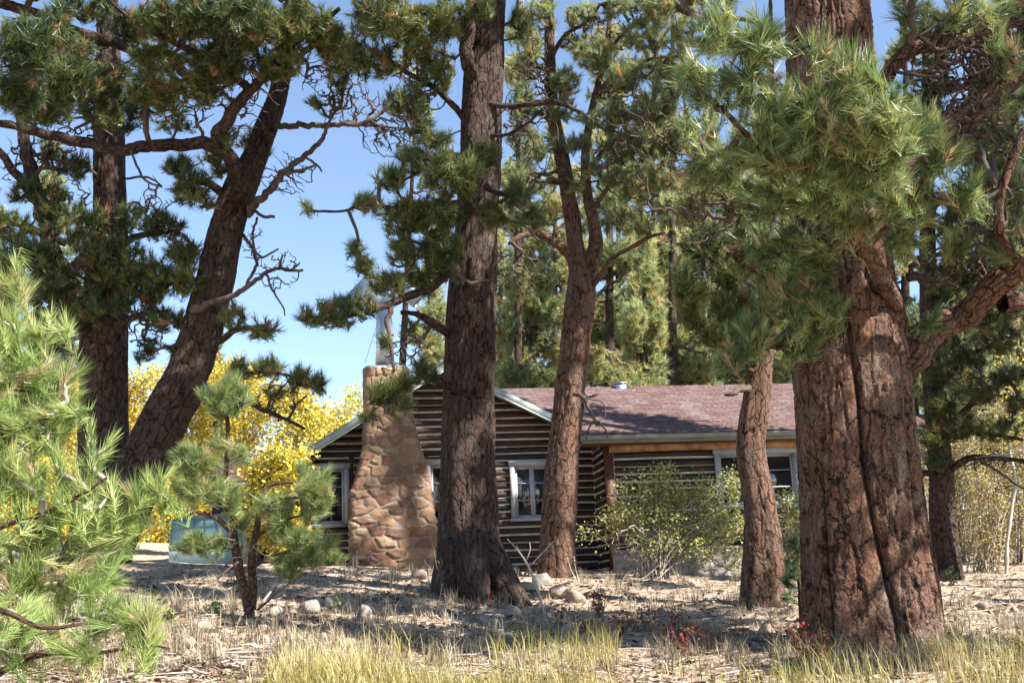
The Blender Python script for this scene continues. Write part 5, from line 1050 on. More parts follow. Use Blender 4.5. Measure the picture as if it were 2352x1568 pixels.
SAP = pine('young_pine', 'small two-stemmed young pine standing in front of the yellow aspens, left of the cabin', 'tree', 9.5,
  [(580, 1418, 12), (570, 1384, 11), (556, 1335, 10), (546, 1285, 10), (538, 1234, 9), (535, 1180, 8), (528, 1140, 7), (519, 1100, 6), (521, 1050, 5), (524, 994, 5), (520, 940, 4), (518, 890, 3)],
  splits=[[(578, 1400, 10), (582, 1350, 9), (578, 1300, 9), (582, 1255, 8), (590, 1215, 7), (597, 1165, 6), (606, 1130, 5), (625, 1112, 4), (660, 1108, 3), (700, 1105, 2)]],
  limbs=[[(536, 1225, 6), (505, 1195, 5, 9.4), (470, 1178, 4, 9.3), (440, 1180, 3, 9.2), (400, 1195, 2, 9.2)], [(536, 1180, 5), (500, 1150, 4, 9.3), (470, 1120, 3, 9.2)], [(545, 1260, 4), (500, 1255, 3, 9.3), (450, 1265, 2, 9.2)],
   [(595, 1150, 4), (650, 1145, 3, 9.3), (720, 1140, 2, 9.2)], [(585, 1235, 4), (640, 1200, 3, 9.3), (700, 1180, 2, 9.2)], [(580, 1300, 5), (620, 1280, 4, 9.3), (680, 1260, 3, 9.2), (740, 1250, 2, 9.1)], [(523, 1060, 3), (548, 1035, 2, 9.4)], [(520, 960, 3), (480, 930, 2, 9.3)], [(520, 950, 3), (560, 925, 2, 9.3)], [(520, 1110, 4), (480, 1080, 3, 9.3), (450, 1050, 2, 9.2)]],
  deadlimbs=[[(592, 1400, 3, 9.3), (620, 1375, 2.5, 9.1), (650, 1350, 2, 9), (665, 1338, 1.5, 9)], [(540, 1240, 3, 9.4), (500, 1235, 2, 9.2), (470, 1250, 1.5, 9.1)], [(548, 1290, 2.5, 9.4), (520, 1310, 2, 9.3), (500, 1330, 1.5, 9.3)]],
  clouds=[(490, 910, 30, 20, 9.3), (530, 890, 26, 26, 9.4), (555, 920, 25, 20, 9.4), (515, 945, 24, 16, 9.4), (548, 1045, 13, 20, 9.4), (500, 1010, 12, 14, 9.4, .8), (455, 1060, 36, 34, 9.2), (425, 1060, 22, 26, 9.2), (440, 1120, 36, 32, 9.2), (490, 1120, 32, 30, 9.3), (530, 1145, 24, 28, 9.4),
   (650, 1160, 30, 24, 9.3), (610, 1160, 20, 24, 9.4), (715, 1130, 34, 24, 9.2), (740, 1110, 18, 24, 9.2), (725, 1170, 28, 22, 9.2), (700, 1080, 15, 14, 9.3), (690, 1235, 45, 20, 9.2), (640, 1210, 32, 20, 9.3), (660, 1300, 36, 20, 9.2), (720, 1280, 22, 18, 9.1), (440, 1250, 40, 16, 9.2), (500, 1250, 26, 14, 9.3), (560, 1200, 18, 16, 9.5, .8), (750, 1250, 18, 14, 9.1)],
  dead=[(560, 1250, 60, 50, 9.4)], deaddens=.008,
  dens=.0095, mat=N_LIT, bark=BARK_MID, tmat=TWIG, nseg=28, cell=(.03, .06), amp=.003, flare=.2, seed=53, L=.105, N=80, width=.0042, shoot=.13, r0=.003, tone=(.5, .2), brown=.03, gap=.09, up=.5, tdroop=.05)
pine('young_pine', 'slim bluish sapling against the left edge of the broadest trunk, below the cabin window', 'tree', 10.2,
  [(1846, 1470, 8, 10.2), (1842, 1400, 7, 10.2), (1838, 1340, 6, 10.2), (1830, 1290, 5, 10.2), (1826, 1240, 3, 10.2)], [],
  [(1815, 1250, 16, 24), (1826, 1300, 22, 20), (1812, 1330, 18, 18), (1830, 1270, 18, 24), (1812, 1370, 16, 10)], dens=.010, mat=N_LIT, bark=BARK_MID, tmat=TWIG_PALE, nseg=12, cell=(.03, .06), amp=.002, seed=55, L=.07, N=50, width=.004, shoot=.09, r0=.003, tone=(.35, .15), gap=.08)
pine('young_pine', 'tiny pine seedling against the cabin wall just left of the chimney foot', 'tree', 19.5,
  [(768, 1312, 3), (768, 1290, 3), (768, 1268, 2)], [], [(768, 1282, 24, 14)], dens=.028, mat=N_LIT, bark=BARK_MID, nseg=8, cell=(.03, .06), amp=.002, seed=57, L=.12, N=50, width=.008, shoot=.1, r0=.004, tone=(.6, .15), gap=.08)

# ---------------------------------------------------------------- leafy shrubs and aspens
def leafy(name, label, cat, Y, base, clouds, dens, leaf, lmat, size, K, spread, seed, bark, trunks=(), stems=0, r0=.006, gap=.15, group=None, tone=(.5, .25), dead=(), nodes_from=.35, sag=-.05, stem_r=.012):
    rng = np.random.default_rng(seed); b = at(*base) if len(base) == 3 else np.array(base)
    b[2] = gz1(b[0], b[1]); t = thing(name, label, cat, tuple(b), group); nodes = [b[None]+np.array([[0, 0, .02]])]
    for tr in trunks:
        P, r = traced(tr, Y, .1); P[0, 2] = min(P[0, 2], b[2]-.1); g = Geo(); g.tube(P, r, 12); g.build('trunk', bark, t, smooth=True); nodes.append(P[int(len(P)*nodes_from):])
    T = cloud_points(clouds, Y, dens, rng)
    if stems:
        g = Geo(); k = rng.choice(len(T), stems, replace=False)
        for q in k:
            b0 = b+rng.normal(size=3)*np.array([.14, .14, 0]); e = T[q]; m = b0*.45+e*.55+np.array([0, 0, .12])*np.linalg.norm(e-b0)+rng.normal(size=3)*.05
            P = spline([b0, b0*.75+m*.25+rng.normal(size=3)*.03, m, e], .12); g.tube(P, np.linspace(stem_r, stem_r*.35, len(P)), 5, cap=False); nodes.append(P[len(P)//3:])
        g.build('stem', bark, t, smooth=True)
    nodes = np.vstack(nodes); P2, par, cnt, n0, tips, dirs = grow(nodes, T, gap, rng, sag, .18)
    twig_mesh('branch_spray', P2, par, cnt, n0, r0, t, bark, .03)
    pos = P2[tips]; tn = np.clip(tone[0]+(fbm(pos[:, 0]*1.3+seed, pos[:, 2]*1.7+pos[:, 1], seed)-.5)*1.0+rng.normal(size=len(pos))*tone[1], 0, 1)
    leaf_mesh('foliage', pos, tn, t, lmat, size, K, spread, rng)
    if len(dead):
        T = cloud_points(dead, Y, dens*1.5, rng); P2, par, cnt, n0, tips, dirs = grow(nodes, T, gap, rng, sag, .2); twig_mesh('dead_twig_spray', P2, par, cnt, n0, r0*.8, t, TWIG_PALE)
    return t
ASPB = mat_twig('aspen_bark', (.30, .28, .22), (.45, .42, .35))
def aspen(px, Y, base, clouds, seed, label, dens=.011, size=.042, K=15, spread=.16, trunk=None, r=7, group='yellow aspens left of the cabin', **kw):
    top = min(c[1] for c in clouds); tr = trunk or [(px, base+10, r), (px+4, (base+top)/2, r*.7), (px-3, top+20, r*.3)]
    return leafy('aspen_tree', label, 'tree', Y, (px, base, Y), clouds, dens, None, L_ASPEN, size, K, spread, seed, ASPB, [tr], 0, .006, .3, group, **kw)
aspen(300, 30, 1275, [(300, 900, 50, 40), (320, 960, 60, 60), (290, 1040, 60, 60), (330, 1110, 60, 60), (290, 1180, 60, 50), (350, 870, 40, 30)], 61, 'golden aspen seen between the upright left trunk and the leaning trunk', tone=(.3, .2))
aspen(440, 31, 1275, [(440, 880, 60, 40), (430, 960, 60, 60), (450, 1040, 60, 60), (430, 1120, 60, 40), (490, 900, 50, 50)], 62, 'golden aspen behind the right edge of the leaning trunk')
aspen(560, 30, 1275, [(560, 880, 55, 50), (570, 960, 65, 60), (560, 1040, 40, 50), (610, 920, 50, 50), (530, 850, 36, 24)], 63, 'golden aspen behind the top of the two-stemmed sapling')
aspen(680, 29, 1275, [(660, 930, 50, 40), (680, 990, 60, 50), (650, 1060, 60, 50), (720, 960, 46, 36), (680, 1130, 50, 50), (700, 910, 26, 24)], 64, 'golden aspen with its crown over the low left eave of the cabin', tone=(.6, .2))
aspen(770, 32, 1280, [(760, 970, 45, 34), (785, 1010, 40, 40), (740, 1010, 40, 36), (790, 950, 16, 20)], 65, 'pale golden aspen behind the sloping left roof edge', tone=(.65, .2))
aspen(825, 33, 1290, [(820, 905, 22, 24), (800, 930, 18, 18), (828, 950, 24, 26), (840, 990, 30, 30)], 66, 'green-gold aspen tip just left of the chimney top', tone=(.9, .1))
aspen(220, 36, 1290, [(200, 1080, 70, 60), (250, 1150, 70, 60), (180, 1200, 70, 50), (260, 1240, 60, 36), (160, 1262, 70, 30)], 168, 'low golden aspen far behind the two left trunks', dens=.012, size=.055)
aspen(400, 38, 1290, [(350, 1240, 60, 36), (400, 1265, 60, 26), (320, 1200, 50, 40), (360, 1150, 60, 50), (420, 1200, 60, 40), (480, 1140, 60, 50), (440, 1080, 60, 50)], 169, 'low golden aspen behind the greenhouse', dens=.012, size=.055)
aspen(0, 36, 1290, [(-20, 1050, 60, 60), (30, 1150, 60, 60), (60, 1230, 70, 40), (130, 1250, 60, 30)], 170, 'low golden aspen at the far left edge', dens=.012, size=.055)
aspen(620, 38, 1290, [(600, 1250, 60, 36), (690, 1255, 50, 30), (520, 1265, 50, 24), (600, 1180, 50, 50), (680, 1200, 50, 40), (640, 1120, 50, 50), (560, 1150, 40, 60)], 171, 'low golden aspen behind the red-roofed outbuilding', dens=.012, size=.055)
aspen(60, 27, 1290, [(60, 1040, 60, 50), (100, 1110, 60, 60), (40, 1180, 60, 50), (120, 1190, 50, 40), (0, 1100, 60, 60)], 67, 'golden aspen glimpsed through the bright young pine at far left')
aspen(175, 29, 1285, [(170, 900, 50, 50), (160, 1000, 50, 60), (180, 1100, 50, 50)], 68, 'golden aspen between the upright left trunk and the bright young pine', dens=.010)
aspen(565, 19.5, 1280, [(600, 1080, 45, 30), (640, 1050, 36, 30), (620, 1120, 50, 28), (660, 1090, 36, 30), (600, 1215, 34, 34), (650, 1190, 40, 34), (640, 1245, 40, 22), (680, 1070, 24, 24), (680, 1225, 24, 18), (575, 1160, 30, 30, 19.5, .6), (700, 1040, 14, 12)], 69, 'young golden aspen with a pale stem close to the left corner of the cabin',
      dens=.016, size=.034, K=12, spread=.10, trunk=[(564, 1285, 6), (566, 1200, 5), (570, 1120, 4), (577, 1060, 3), (585, 1030, 2)], r=5)
SH = leafy('currant_bush', 'green and yellow leafy bush with many grey stems under the wing of the cabin', 'bush', 18.6, (1500, 1335, 18.6),
  [(1530, 1090, 26, 30), (1500, 1130, 40, 30), (1555, 1140, 40, 34), (1430, 1180, 36, 26), (1400, 1200, 26, 16), (1480, 1190, 50, 36), (1550, 1200, 60, 36), (1620, 1130, 30, 40), (1630, 1200, 50, 40), (1680, 1120, 26, 40), (1680, 1200, 34, 50), (1430, 1120, 20, 16), (1600, 1260, 70, 36, 18.4, .6), (1500, 1250, 60, 30, 18.4, .5), (1340, 1220, 16, 16, 18.6, .7), (1390, 1230, 24, 12, 18.6, .6), (1690, 1280, 24, 30, 18.4, .7), (1470, 1090, 10, 12)],
  .013, None, L_SHRUB, .022, 13, .085, 71, TWIG_PALE, stems=90, r0=.005, gap=.12, tone=(.45, .28), dead=[(1480, 1240, 90, 60), (1620, 1260, 70, 60)], stem_r=.011)
leafy('currant_bush', 'smaller yellow-green bush between the thin crooked trunk and the broadest trunk', 'bush', 19.0, (1815, 1335, 19.0),
  [(1810, 1150, 30, 22), (1815, 1200, 30, 26), (1835, 1250, 24, 36), (1800, 1290, 26, 30), (1830, 1180, 24, 24)], .013, None, L_SHRUB, .021, 14, .075, 72, TWIG_PALE, stems=30, r0=.005, gap=.12, tone=(.65, .22), dead=[(1810, 1170, 30, 50)])
for q, (px, Y, h, wd, lab) in enumerate([(2115, 22, 1080, 40, 'bare straw-coloured willow between the dark right trunk and the broadest trunk'), (2215, 23, 1000, 55, 'tangled willow with dry yellow leaves just right of the dark trunk'), (2270, 20.5, 1100, 46, 'low leafy willow in front of the thicket, above the dirt mound'),
    (2300, 24, 960, 60, 'tall bare willow in the middle of the right thicket'), (2350, 22, 1040, 50, 'willow with pale stems cut by the right edge'), (2410, 23, 1000, 60, 'willow beyond the right edge of the thicket'), (2250, 27, 940, 70, 'tall faded willow at the back of the thicket'), (2160, 26, 1000, 50, 'pale willow behind the dark right trunk'), (2350, 28, 900, 70, 'yellowish tall willow at the back right')]):
    bp = 1345
    leafy('willow_shrub', lab, 'bush', Y, (px, bp, Y), [(px+dx, h+(bp-h)*f, wd*(.9-.4*f), (bp-h)*.16, Y) for dx, f in ((-10, .06), (12, .25), (-6, .45), (8, .65), (0, .85))], .012, None, L_THICKET, .022, 9, .10, 80+q, TWIG_PALE, stems=34, r0=.007, gap=.16, tone=(.5, .25), group='willows of the thicket', stem_r=.018)
g0 = gh(2310, 1352); wa = thing('aspen_tree', 'single slender white-barked aspen stem in the right thicket', 'tree', tuple(g0)); g = Geo(); P, r = traced([(2311, 1360, 6), (2312, 1300, 6), (2314, 1240, 5.5), (2326, 1150, 5.5), (2332, 1100, 5), (2318, 1020, 4), (2322, 900, 3), (2318, 760, 2)], 20.0, .1); r = r*.75; g.tube(P, r*(1+.15*np.sin(np.arange(len(P))*1.1)), 10); g.build('trunk', ASPB, wa, smooth=True)
rng = np.random.default_rng(5); P2, par, cnt, n0, tips, dirs = grow(P[len(P)//2:], cloud_points([(2330, 900, 40, 60), (2310, 800, 40, 40), (2300, 1000, 40, 30)], 20, .006, rng), .2, rng, -.1); twig_mesh('branch_spray', P2, par, cnt, n0, .006, wa, TWIG_PALE); leaf_mesh('foliage', P2[tips], np.full(len(tips), .5), wa, L_ASPEN, .025, 5, .1, rng)

# ---------------------------------------------------------------- outbuilding, greenhouse, wire
sh = thing('outbuilding', 'small red-roofed outbuilding mostly hidden by the yellow aspens', 'shed', tuple(at(570, 1260, 27)))
A = at(470, 1112, 26); B = at(690, 1100, 26); zb = A[2]; xl, xr = A[0], B[0]; y0 = 26
g = Geo(); g.box((xl+.1, y0+.3, zb-2.2), (xr-xl-.2, 0, 0), (0, 3, 0), (0, 0, 2.15)); g.build('wall', LOG, sh)
g = Geo(); g.box((xl, y0, zb-.1), (xr-xl, 0, 0), (0, .04, 0), (0, 0, .12)); g.build('fascia', TRIM, sh)
V = np.array([(xl, y0, zb), (xr, y0, zb), (xr, y0+1.8, zb+.85), (xl, y0+1.8, zb+.85), (xr, y0+3.6, zb), (xl, y0+3.6, zb)]); V = np.vstack([V, V+[0, 0, .06]])
Q = [(6, 7, 8, 9), (9, 8, 10, 11), (0, 3, 2, 1), (3, 5, 4, 2), (0, 1, 7, 6), (1, 2, 8, 7), (2, 4, 10, 8), (3, 0, 6, 9), (5, 3, 9, 11), (4, 5, 11, 10)]
mesh_obj('roof', V, None, Q, (ROOFM,), sh, {'ru': V[:, 0], 'rv': V[:, 1]})
gr = thing('greenhouse', 'low greenhouse of pale teal panes behind the branches of the two-stemmed sapling', 'greenhouse', tuple(at(470, 1262, 23)))
c00, c10 = at(388, 1262, 23), at(560, 1254, 23.0); c01, c11 = at(396, 1194, 23.35), at(545, 1176, 23.35)
bil = lambda a, b: (c00*(1-a)+c10*a)*(1-b)+(c01*(1-a)+c11*a)*b
g = Geo(); nrm = np.cross(c10-c00, c01-c00); nrm /= np.linalg.norm(nrm)
if nrm[1] > 0: nrm = -nrm
nx_, ny_2 = 6, 3
g.box(c00, c10-c00, c01-c00, -nrm*.02); g.build('pane', TEAL, gr)
g = Geo(); 
for a in np.linspace(0, 1, nx_+1): g.tube([bil(a, 0)+nrm*.01, bil(a, 1)+nrm*.01], .011, 5)
for b in np.linspace(0, 1, ny_2+1): g.tube([bil(0, b)+nrm*.01, bil(1, b)+nrm*.01], .011, 5)
g.build('frame', GUTTER, gr)
g = Geo(); lo = np.array([0, 0, -.45]); g.box(c00+lo, c10-c00, (0, .03, 0), -lo-[0, 0, .01]); g.box(c00+lo+[0, .05, 0], c10-c00, (0, 1.2, 0), (0, 0, .42)); g.build('base', mat_simple('pale_teal_board', (.33, .43, .42), .6), gr)
g = Geo(); g.box(c01, c11-c01, (0, 1.0, -.35), (0, 0, .02)); g.build('back_panel', TEAL, gr)
wg = Geo(); a_, b_ = H(7.8, WV+.3, 4.35), at(2480, 1024, 15); P = [a_*(1-t)+b_*t+np.array([0, 0, -.10*4*t*(1-t)]) for t in np.linspace(0, 1, 20)]; wg.tube(P, .010, 5)
wo = wg.build('utility_wire', METAL, None, label='thin wire stretched from the right end of the cabin past the dark right trunk', cat='wire')

# ---------------------------------------------------------------- rocks
def rock(px, py, rx, ry, label, tone=.5, group=None, seed=0, Y=None, name='rock', sq=1.0):
    P = gh(px, py+ry*.8); d = P[1]; R = np.random.default_rng(seed+1000); s_ = px_m(d)
    ax = np.array([rx*s_, (rx*.5+ry*.6)*s_, ry*s_*1.25]); n1, n2 = 26, 16
    a, b = np.meshgrid(np.linspace(0, 2*math.pi, n1, endpoint=False), np.linspace(.0, math.pi, n2), indexing='ij')
    D = np.stack([np.cos(a)*np.sin(b), np.sin(a)*np.sin(b), np.cos(b)], -1)
    rr = np.ones(D.shape[:2])
    for _ in range(8):
        n = R.normal(size=3); n /= np.linalg.norm(n); rr = np.minimum(rr, (.45+.4*R.random())/np.maximum(D@n, .2))
    rr = np.clip(rr, .4, 1.15)+.10*(fbm(D[..., 0]*3+seed, D[..., 1]*3+D[..., 2]*2, seed)-.5)
    V = D*rr[..., None]*ax; an = R.random()*.6-.3; c, s2 = math.cos(an), math.sin(an); V = V@np.array([[c, -s2, 0], [s2, c, 0], [0, 0, 1]]).T+P+np.array([0, 0, ax[2]*.45])
    i, j = np.meshgrid(np.arange(n1), np.arange(n2-1), indexing='ij'); q = (i*n2+j).ravel(); r_ = (((i+1) % n1)*n2+j).ravel()
    return mesh_obj(name, V.reshape(-1, 3), None, np.stack([q, q+1, r_+1, r_], -1), (ROCK,), None, {'tone': np.full(n1*n2, tone)}, smooth=False, label=label, cat='rock', group=group)
for q, rk in enumerate([(1178, 1310, 27, 14, 'flat lichened rock against the right root of the straight shaded trunk', .7), (1243, 1328, 32, 20, 'grey-green block below the forked trunk', .9), (1280, 1360, 28, 17, 'rounded tan rock in front of the forked trunk', .2),
   (1318, 1370, 30, 15, 'brightly lit tan boulder, rightmost of the rocks by the forked trunk', .1), (1215, 1345, 20, 14, 'dark wedge of rock left of the rounded tan rock', .8), (834, 1410, 21, 20, 'pale upright rock right of the two-stemmed sapling, in a patch of sun', .6), (714, 1392, 21, 19, 'lichen-spotted grey rock halfway between the sapling foot and the chimney', .9),
   (760, 1385, 20, 13, 'dark rounded rock just right of the lichen-spotted rock', .8), (960, 1320, 22, 12, 'reddish rock at the left foot of the straight shaded trunk', .3), (784, 1450, 22, 11, 'low brown rock below the dark rounded rock', .2), (672, 1370, 11, 8, 'small red-brown stone near the sapling foot', .1),
   (635, 1405, 17, 13, 'shadowed rock beside the sapling foot', .7), (1112, 1422, 18, 11, 'greenish flat rock under the straight shaded trunk', .95), (1178, 1407, 20, 14, 'greenish rock at the end of the long right root', .95), (1763, 1440, 24, 17, 'reddish boulder left of the foot of the broadest trunk', .1),
   (2254, 1390, 17, 10, 'white block of stone on the dirt mound', .6), (605, 1443, 15, 13, 'pointed brown rock just below the sapling foot', .4), (468, 1440, 20, 13, 'grey-brown rock at the edge of the sunlit ground', .6), (330, 1458, 14, 11, 'brown rock beside the tips of the bright young pine', .1),
   (441, 1430, 17, 8, 'white sunlit stone at the edge of the shade', .5), (430, 1480, 20, 14, 'pale sunlit stone just below the white one', .4), (575, 1428, 14, 8, 'tan stone touching the foot of the sapling', .3), (800, 1480, 22, 10, 'flat brown stone above the yellow grass', .2), (1450, 1360, 22, 8, 'flat slab lying in the sunny dry grass below the bush', .3),
   (1012, 1350, 16, 9, 'small pale rock in the dry grass left of the thick roots', .4), (2330, 1400, 12, 9, 'brown clod on the right flank of the dirt mound', .1)]):
    rock(*rk[:5], tone=rk[5], seed=q)
rng = np.random.default_rng(77); k = 0
while k < 110:
    px = rng.uniform(-60, 2420); py = rng.uniform(1325, 1560)
    if 1840 < px < 2170 and py > 1400: continue
    rx = rng.uniform(3, 11)*(.5+.9*(py-1300)/260); rock(px, py, rx, rx*rng.uniform(.45, .8), 'small stone half buried in the litter of the slope', tone=rng.random(), group='small stones scattered over the slope', seed=200+k); k += 1

# ---------------------------------------------------------------- ground cover
def blades(name, base, h, wdt, tone, mat, lean, rng, **kw):
    m = len(base); ang = rng.random(m)*2*math.pi; d = np.stack([np.cos(ang), np.sin(ang), 0*ang], -1); sd = np.stack([-np.sin(ang+rng.normal(size=m)), np.cos(ang), 0*ang], -1)
    h = h*(.55+.7*rng.random(m)); ln = (lean*h*rng.random(m))[:, None]; w_ = (wdt*(.7+.6*rng.random(m)))[:, None]*.5; up = np.array([0, 0, 1.])
    P0 = base-up*.02; P1 = base+up*(h*.55)[:, None]+d*ln*.3; P2 = base+up*(h*.97)[:, None]+d*ln
    V = np.stack([P0-sd*w_, P0+sd*w_, P1+sd*w_*.8, P1-sd*w_*.8, P2], 1).reshape(-1, 3); o = (np.arange(m)*5)[:, None]
    tn = np.repeat(np.clip(tone, 0, 1), 5)
    return mesh_obj(name, V, o+np.array([[3, 2, 4]]), o+np.array([[0, 1, 2, 3]]), (mat,), None, {'tone': tn}, **kw)
rng = np.random.default_rng(91)
n = 27000; px = np.where(rng.random(n) < .35, rng.uniform(640, 1420, n), rng.uniform(520, 2650, n)); py = 1462+rng.random(n)**.8*330; edge = 110*(vnoise(px/110, px*0, 5)-.5)+30*(vnoise(px/25, px*0, 6)-.5)+np.where((px > 1420) & (px < 1780), 90, 0)+np.where(px < 640, 70, 0)+np.where(px > 2080, -10, 0)
keep = (py > 1500+edge)&~((px > 1850) & (px < 2140) & (py < 1505)); B = gh_many(px[keep], py[keep]); cl = vnoise(B[:, 0]*3, B[:, 1]*3, 8); cl2 = vnoise(B[:, 0]*1.3+5, B[:, 1]*1.3, 18); B = B[(rng.random(len(B)) < .15+1.1*cl) & (cl2 > .18)]
blades('grass', B, .21*(.45+1.0*vnoise(B[:, 0]*2.4, B[:, 1]*2.4, 31)), .0062, .66+(vnoise(B[:, 0]*1.5, B[:, 1]*1.5, 4)-.5)*1.1+rng.normal(size=len(B))*.22, G_GRASS, .75, rng, kind='stuff', label='yellow-green grass along the bottom of the slope')
n = 5000; px = rng.uniform(-200, 620, n); py = 1490+rng.random(n)*260; B = gh_many(px, py); cl = vnoise(B[:, 0]*2.5, B[:, 1]*2.5, 12); B = B[(cl > .72)]
blades('straw_grass', B, .14, .005, .75+rng.normal(size=len(B))*.2, G_DRY, .8, rng, kind='stuff', label='short bleached straw on the sunlit ground at lower left')
n = 1100; px = rng.uniform(-150, 2600, n); py = rng.uniform(1312, 1545, n); C0 = gh_many(px, py); C0 = C0[C0[:, 1] < 23]; B = np.repeat(C0, 22, axis=0); B[:, :2] += rng.normal(size=(len(B), 2))*.035; B[:, 2] = GI(B[:, 0], B[:, 1])
blades('dry_grass', B, np.repeat(.05+.16*rng.random(len(C0))**2, 22), .006, np.repeat(rng.random(len(C0)), 22)*.8+rng.random(len(B))*.3, G_DRY, .9, rng, kind='stuff', label='tufts of dry grass over the shaded slope')
n = 52000; px = rng.uniform(-300, 2650, n); py = rng.uniform(1300, 1620, n); B = gh_many(px, py); m = len(B); ln = (.02+.05*rng.random(m)**2)*(B[:, 1]/11)**.5; an = rng.random(m)*6.283; d = np.stack([np.cos(an), np.sin(an), rng.normal(size=m)*.25], -1)*ln[:, None]; sd = np.stack([-np.sin(an), np.cos(an), rng.normal(size=m)*.4], -1)*(ln*(.08+.4*rng.random(m)**3))[:, None]
B[:, 2] += .006+.015*rng.random(m); V = np.stack([B-d, B+sd, B+d, B-sd], 1).reshape(-1, 3)
mesh_obj('litter', V, None, np.arange(m*4).reshape(-1, 4), (G_LITTER,), None, {'tone': np.repeat(rng.random(m), 4)}, kind='stuff', label='fallen needles, bark chips and twigs on the soil')

rr = np.random.default_rng(123); m = 2600; uu = rr.uniform(1.3, UE-.1, m); vv = VG+(VR-VG)*rr.random(m)**1.6; base = H(uu, vv, zw(vv)+.062); an = rr.random(m)*6.28; ln = .02+.07*rr.random(m)**2
sl_ = np.stack([np.cos(an), np.sin(an)], -1); d = sl_[:, :1]*HW+sl_[:, 1:]*(HD+.448*HZ); e = -sl_[:, 1:]*HW+sl_[:, :1]*(HD+.448*HZ); d = d*ln[:, None]; e = e*(ln*.16)[:, None]
lit = mesh_obj('roof_litter', np.stack([base-d, base+e, base+d, base-e], 1).reshape(-1, 3), None, np.arange(m*4).reshape(-1, 4), (G_LITTER,), cabin, {'tone': np.repeat(rr.random(m)*.8, 4)}); lit['kind'] = 'stuff'
n = 700; px = rng.uniform(-200, 2500, n); py = rng.uniform(1310, 1600, n); B = gh_many(px, py); g = Geo()
for q in B:
    a_ = rng.random()*6.28; l_ = .06+.28*rng.random()**2; dd = np.array([math.cos(a_), math.sin(a_), 0])*l_; P = np.array([q, q+dd*.5+[rng.normal()*.02, rng.normal()*.02, .02], q+dd]); P[:, 2] = GI(P[:, 0], P[:, 1])+.012+.02*rng.random(); g.tube(P, [.005+.004*rng.random(), .005, .003], 4, cap=False)
g.build('twig_litter', TWIG_PALE, None, kind='stuff', label='broken twigs strewn over the slope')
# small plants and sticks
def plant(name, label, px, py, h, n, mat, size, seed, group=None, seedhead=False, smat=TWIG):
    rng = np.random.default_rng(seed); P = gh(px, py); t = thing(name, label, 'plant', tuple(P), group); s_ = px_m(P[1]); g = Geo(); tips = []
    for q in range(n):
        e = P+np.array([rng.normal()*.25*h*s_, rng.normal()*.2*h*s_, h*s_*(.6+.5*rng.random())]); m = (P+e)/2+rng.normal(size=3)*.08*h*s_; c = spline([P-[0, 0, .03], m, e], .04); g.tube(c, np.linspace(.004, .002, len(c))*(P[1]/11), 4, cap=False); tips.append(c[len(c)//3:])
    g.build('stem', smat, t)
    T = np.vstack(tips)
    if seedhead: 
        T = np.vstack([c[-max(3, len(c)//3):] for c in tips]); leaf_mesh('seed_head', np.repeat(T, 3, axis=0), rng.random(len(T)*3), t, mat, size, 2, .008, rng)
    else: T = T[rng.random(len(T)) < .8]; leaf_mesh('foliage', T, rng.random(len(T)), t, mat, size, 4, .03, rng)
    return t
for q, (px, py, h, lab) in enumerate([(1095, 1400, 26, 'small red plant under the middle root of the straight shaded pine'), (1120, 1385, 30, 'taller of the red plants beside the right root of the straight shaded pine'), (1145, 1392, 24, 'red plant nearest the tip of the long right root'), (1075, 1415, 20, 'lowest and smallest red plant below the thick roots'), (1395, 1470, 50, 'leftmost of the tall red plants in the shade before the broadest pine'), (1430, 1460, 56, 'tall red plant second from the left in the shaded row'),
    (1480, 1450, 50, 'red plant in the middle of the shaded row, highest on the slope'), (1520, 1480, 60, 'tallest red plant of the shaded row'), (1570, 1470, 44, 'short red plant right of the tallest one'), (1600, 1500, 50, 'red plant at the right end of the shaded row, by the grass'), (1345, 1460, 34, 'low red plant standing apart left of the shaded row'), (1290, 1420, 30, 'low red plant just below the brightly lit boulder'), (1660, 1490, 40, 'lone red plant between the shaded row and the broadest pine'), (1560, 1510, 44, 'red plant at the back edge of the yellow grass')]):
    plant('red_leaved_plant', lab, px, py, h, 6, L_RED, .013, 300+q, 'red-leaved plants on the slope')
for q, (px, py, h, lab) in enumerate([(1835, 1500, 66, 'red-leaved plant touching the left foot of the broadest trunk'), (1870, 1530, 60, 'larger pinkish red-leaved plant in front of the broadest trunk'), (1905, 1500, 50, 'rusty-leaved plant rising from the grass against the broadest trunk'), (1380, 1420, 60, 'dark rusty low bush right of the lit boulder')]):
    plant('red_leaved_plant', lab, px, py, h, 10, L_RED, .014, 330+q)
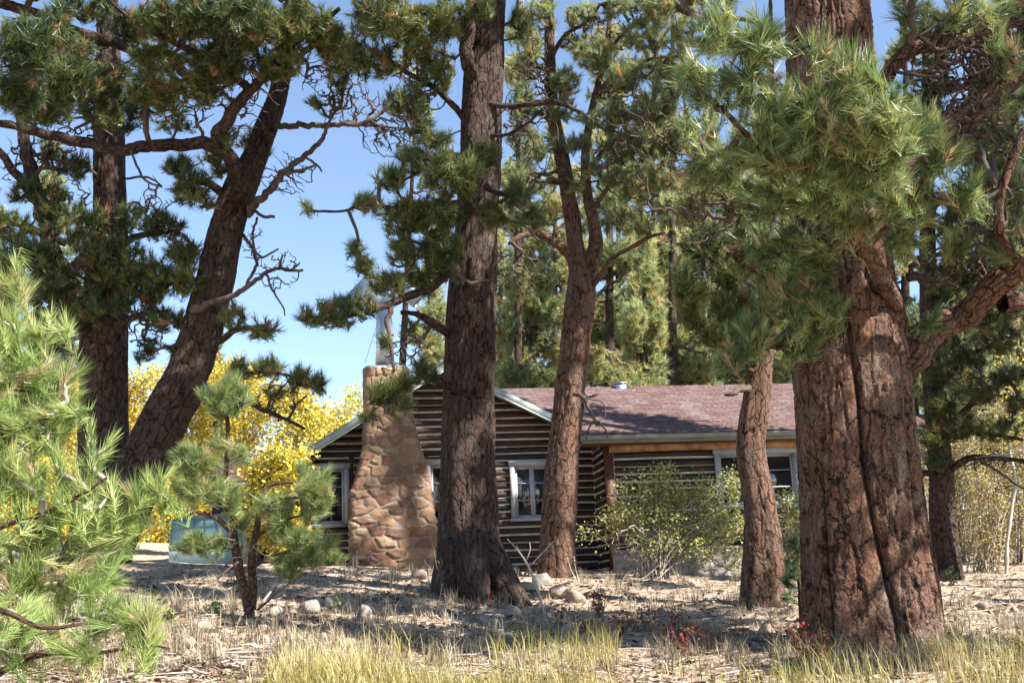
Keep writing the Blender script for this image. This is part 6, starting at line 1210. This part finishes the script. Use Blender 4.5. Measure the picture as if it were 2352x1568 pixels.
for q, (px, py, h, lab) in enumerate([(896, 1368, 56, 'left stalk of the three pale seed spikes below the chimney'), (906, 1372, 50, 'middle stalk of the three pale seed spikes below the chimney'), (917, 1368, 56, 'right stalk of the three pale seed spikes below the chimney'), (988, 1355, 66, 'straw stalk at the left foot of the straight shaded pine'), (1020, 1360, 110, 'tallest straw stalk, rising against the straight shaded trunk'), (652, 1320, 60, 'dry stalk by the low right branch of the two-stemmed sapling'),
    (790, 1310, 40, 'dry weed at the left corner of the chimney foot'), (815, 1315, 44, 'dry weed right against the chimney foot'), (1335, 1345, 70, 'dry stalk just right of the forked pine'), (1465, 1335, 40, 'dry weed at the foot of the leafy currant bush'), (1000, 1415, 70, 'dry stalk in the grass tuft below the thick roots'), (590, 1480, 56, 'dry stalk in the yellow grass right below the sapling'), (620, 1490, 60, 'right-hand dry stalk in the yellow grass below the sapling'), (545, 1465, 50, 'dry stalk left of the sapling at the edge of the sand'), (1425, 1345, 44, 'dry weed between the forked pine and the currant bush'), (760, 1330, 60, 'dry stalk in front of the left cabin window')]):
    plant('dry_weed', lab, px, py, h, 2, G_DRY, .010, 360+q, 'dry weed stalks on the slope', True, mat_simple('straw_stem', (.5, .42, .30), .8) if q == 0 else bpy.data.materials['straw_stem'])
for q, (px, py, h, lab) in enumerate([(390, 1430, 26, 'pale green leafy weed at the edge of the shade, left of the sapling'), (497, 1415, 24, 'small green weed in the shade just left of the sapling'), (778, 1400, 20, 'low green weed among the rocks right of the sapling'), (1975, 1470, 40, 'broad-leaved green weed in the grass before the broadest trunk'), (2190, 1345, 34, 'green weed at the foot of the dark right trunk')]):
    plant('green_weed', lab, px, py, h, 6, L_SHRUB, .020, 390+q)
st = thing('dead_sapling', 'thin grey dead sapling leaning over the rocks between the straight trunk and the forked trunk', 'dead sapling', tuple(gh(1252, 1425)))
for pts in ([(1254, 1425, 4), (1240, 1370, 4), (1222, 1318, 3.5), (1205, 1285, 3), (1185, 1258, 2), (1165, 1237, 1.5)], [(1207, 1290, 2), (1218, 1262, 1.5), (1216, 1245, 1)], [(1215, 1302, 2), (1245, 1270, 1.5), (1275, 1240, 1)], [(1195, 1272, 1.5), (1186, 1250, 1)], [(1254, 1418, 2), (1252, 1380, 1.5)]):
    P, r = traced(pts, 11.9, .08); g = Geo(); g.tube(P, r*.8, 7); g.build('stick', TWIG_PALE, st, smooth=True)
for q, (a, b, r_, lab) in enumerate([((600, 1392), (662, 1342), 3, 'bare stick propped beside the sapling foot'), ((560, 1340), (640, 1335), 2.5, 'short grey stick lying behind the sapling'), ((1340, 1488), (1440, 1545), 2.5, 'long straw-coloured stick lying in the yellow grass'), ((1150, 1440), (1230, 1455), 2.5, 'grey twig lying below the thick roots')]):
    A, B = gh(*a), gh(*b); A = A+[0, 0, .02]; B = B+[0, 0, .05]; g = Geo(); P = spline([A, (A+B)/2+[0, 0, .05], B], .08); g.tube(P, np.linspace(r_, r_*.4, len(P))*px_m(A[1]), 7); g.build('fallen_stick', TWIG_PALE, None, smooth=True, label=lab, cat='stick')
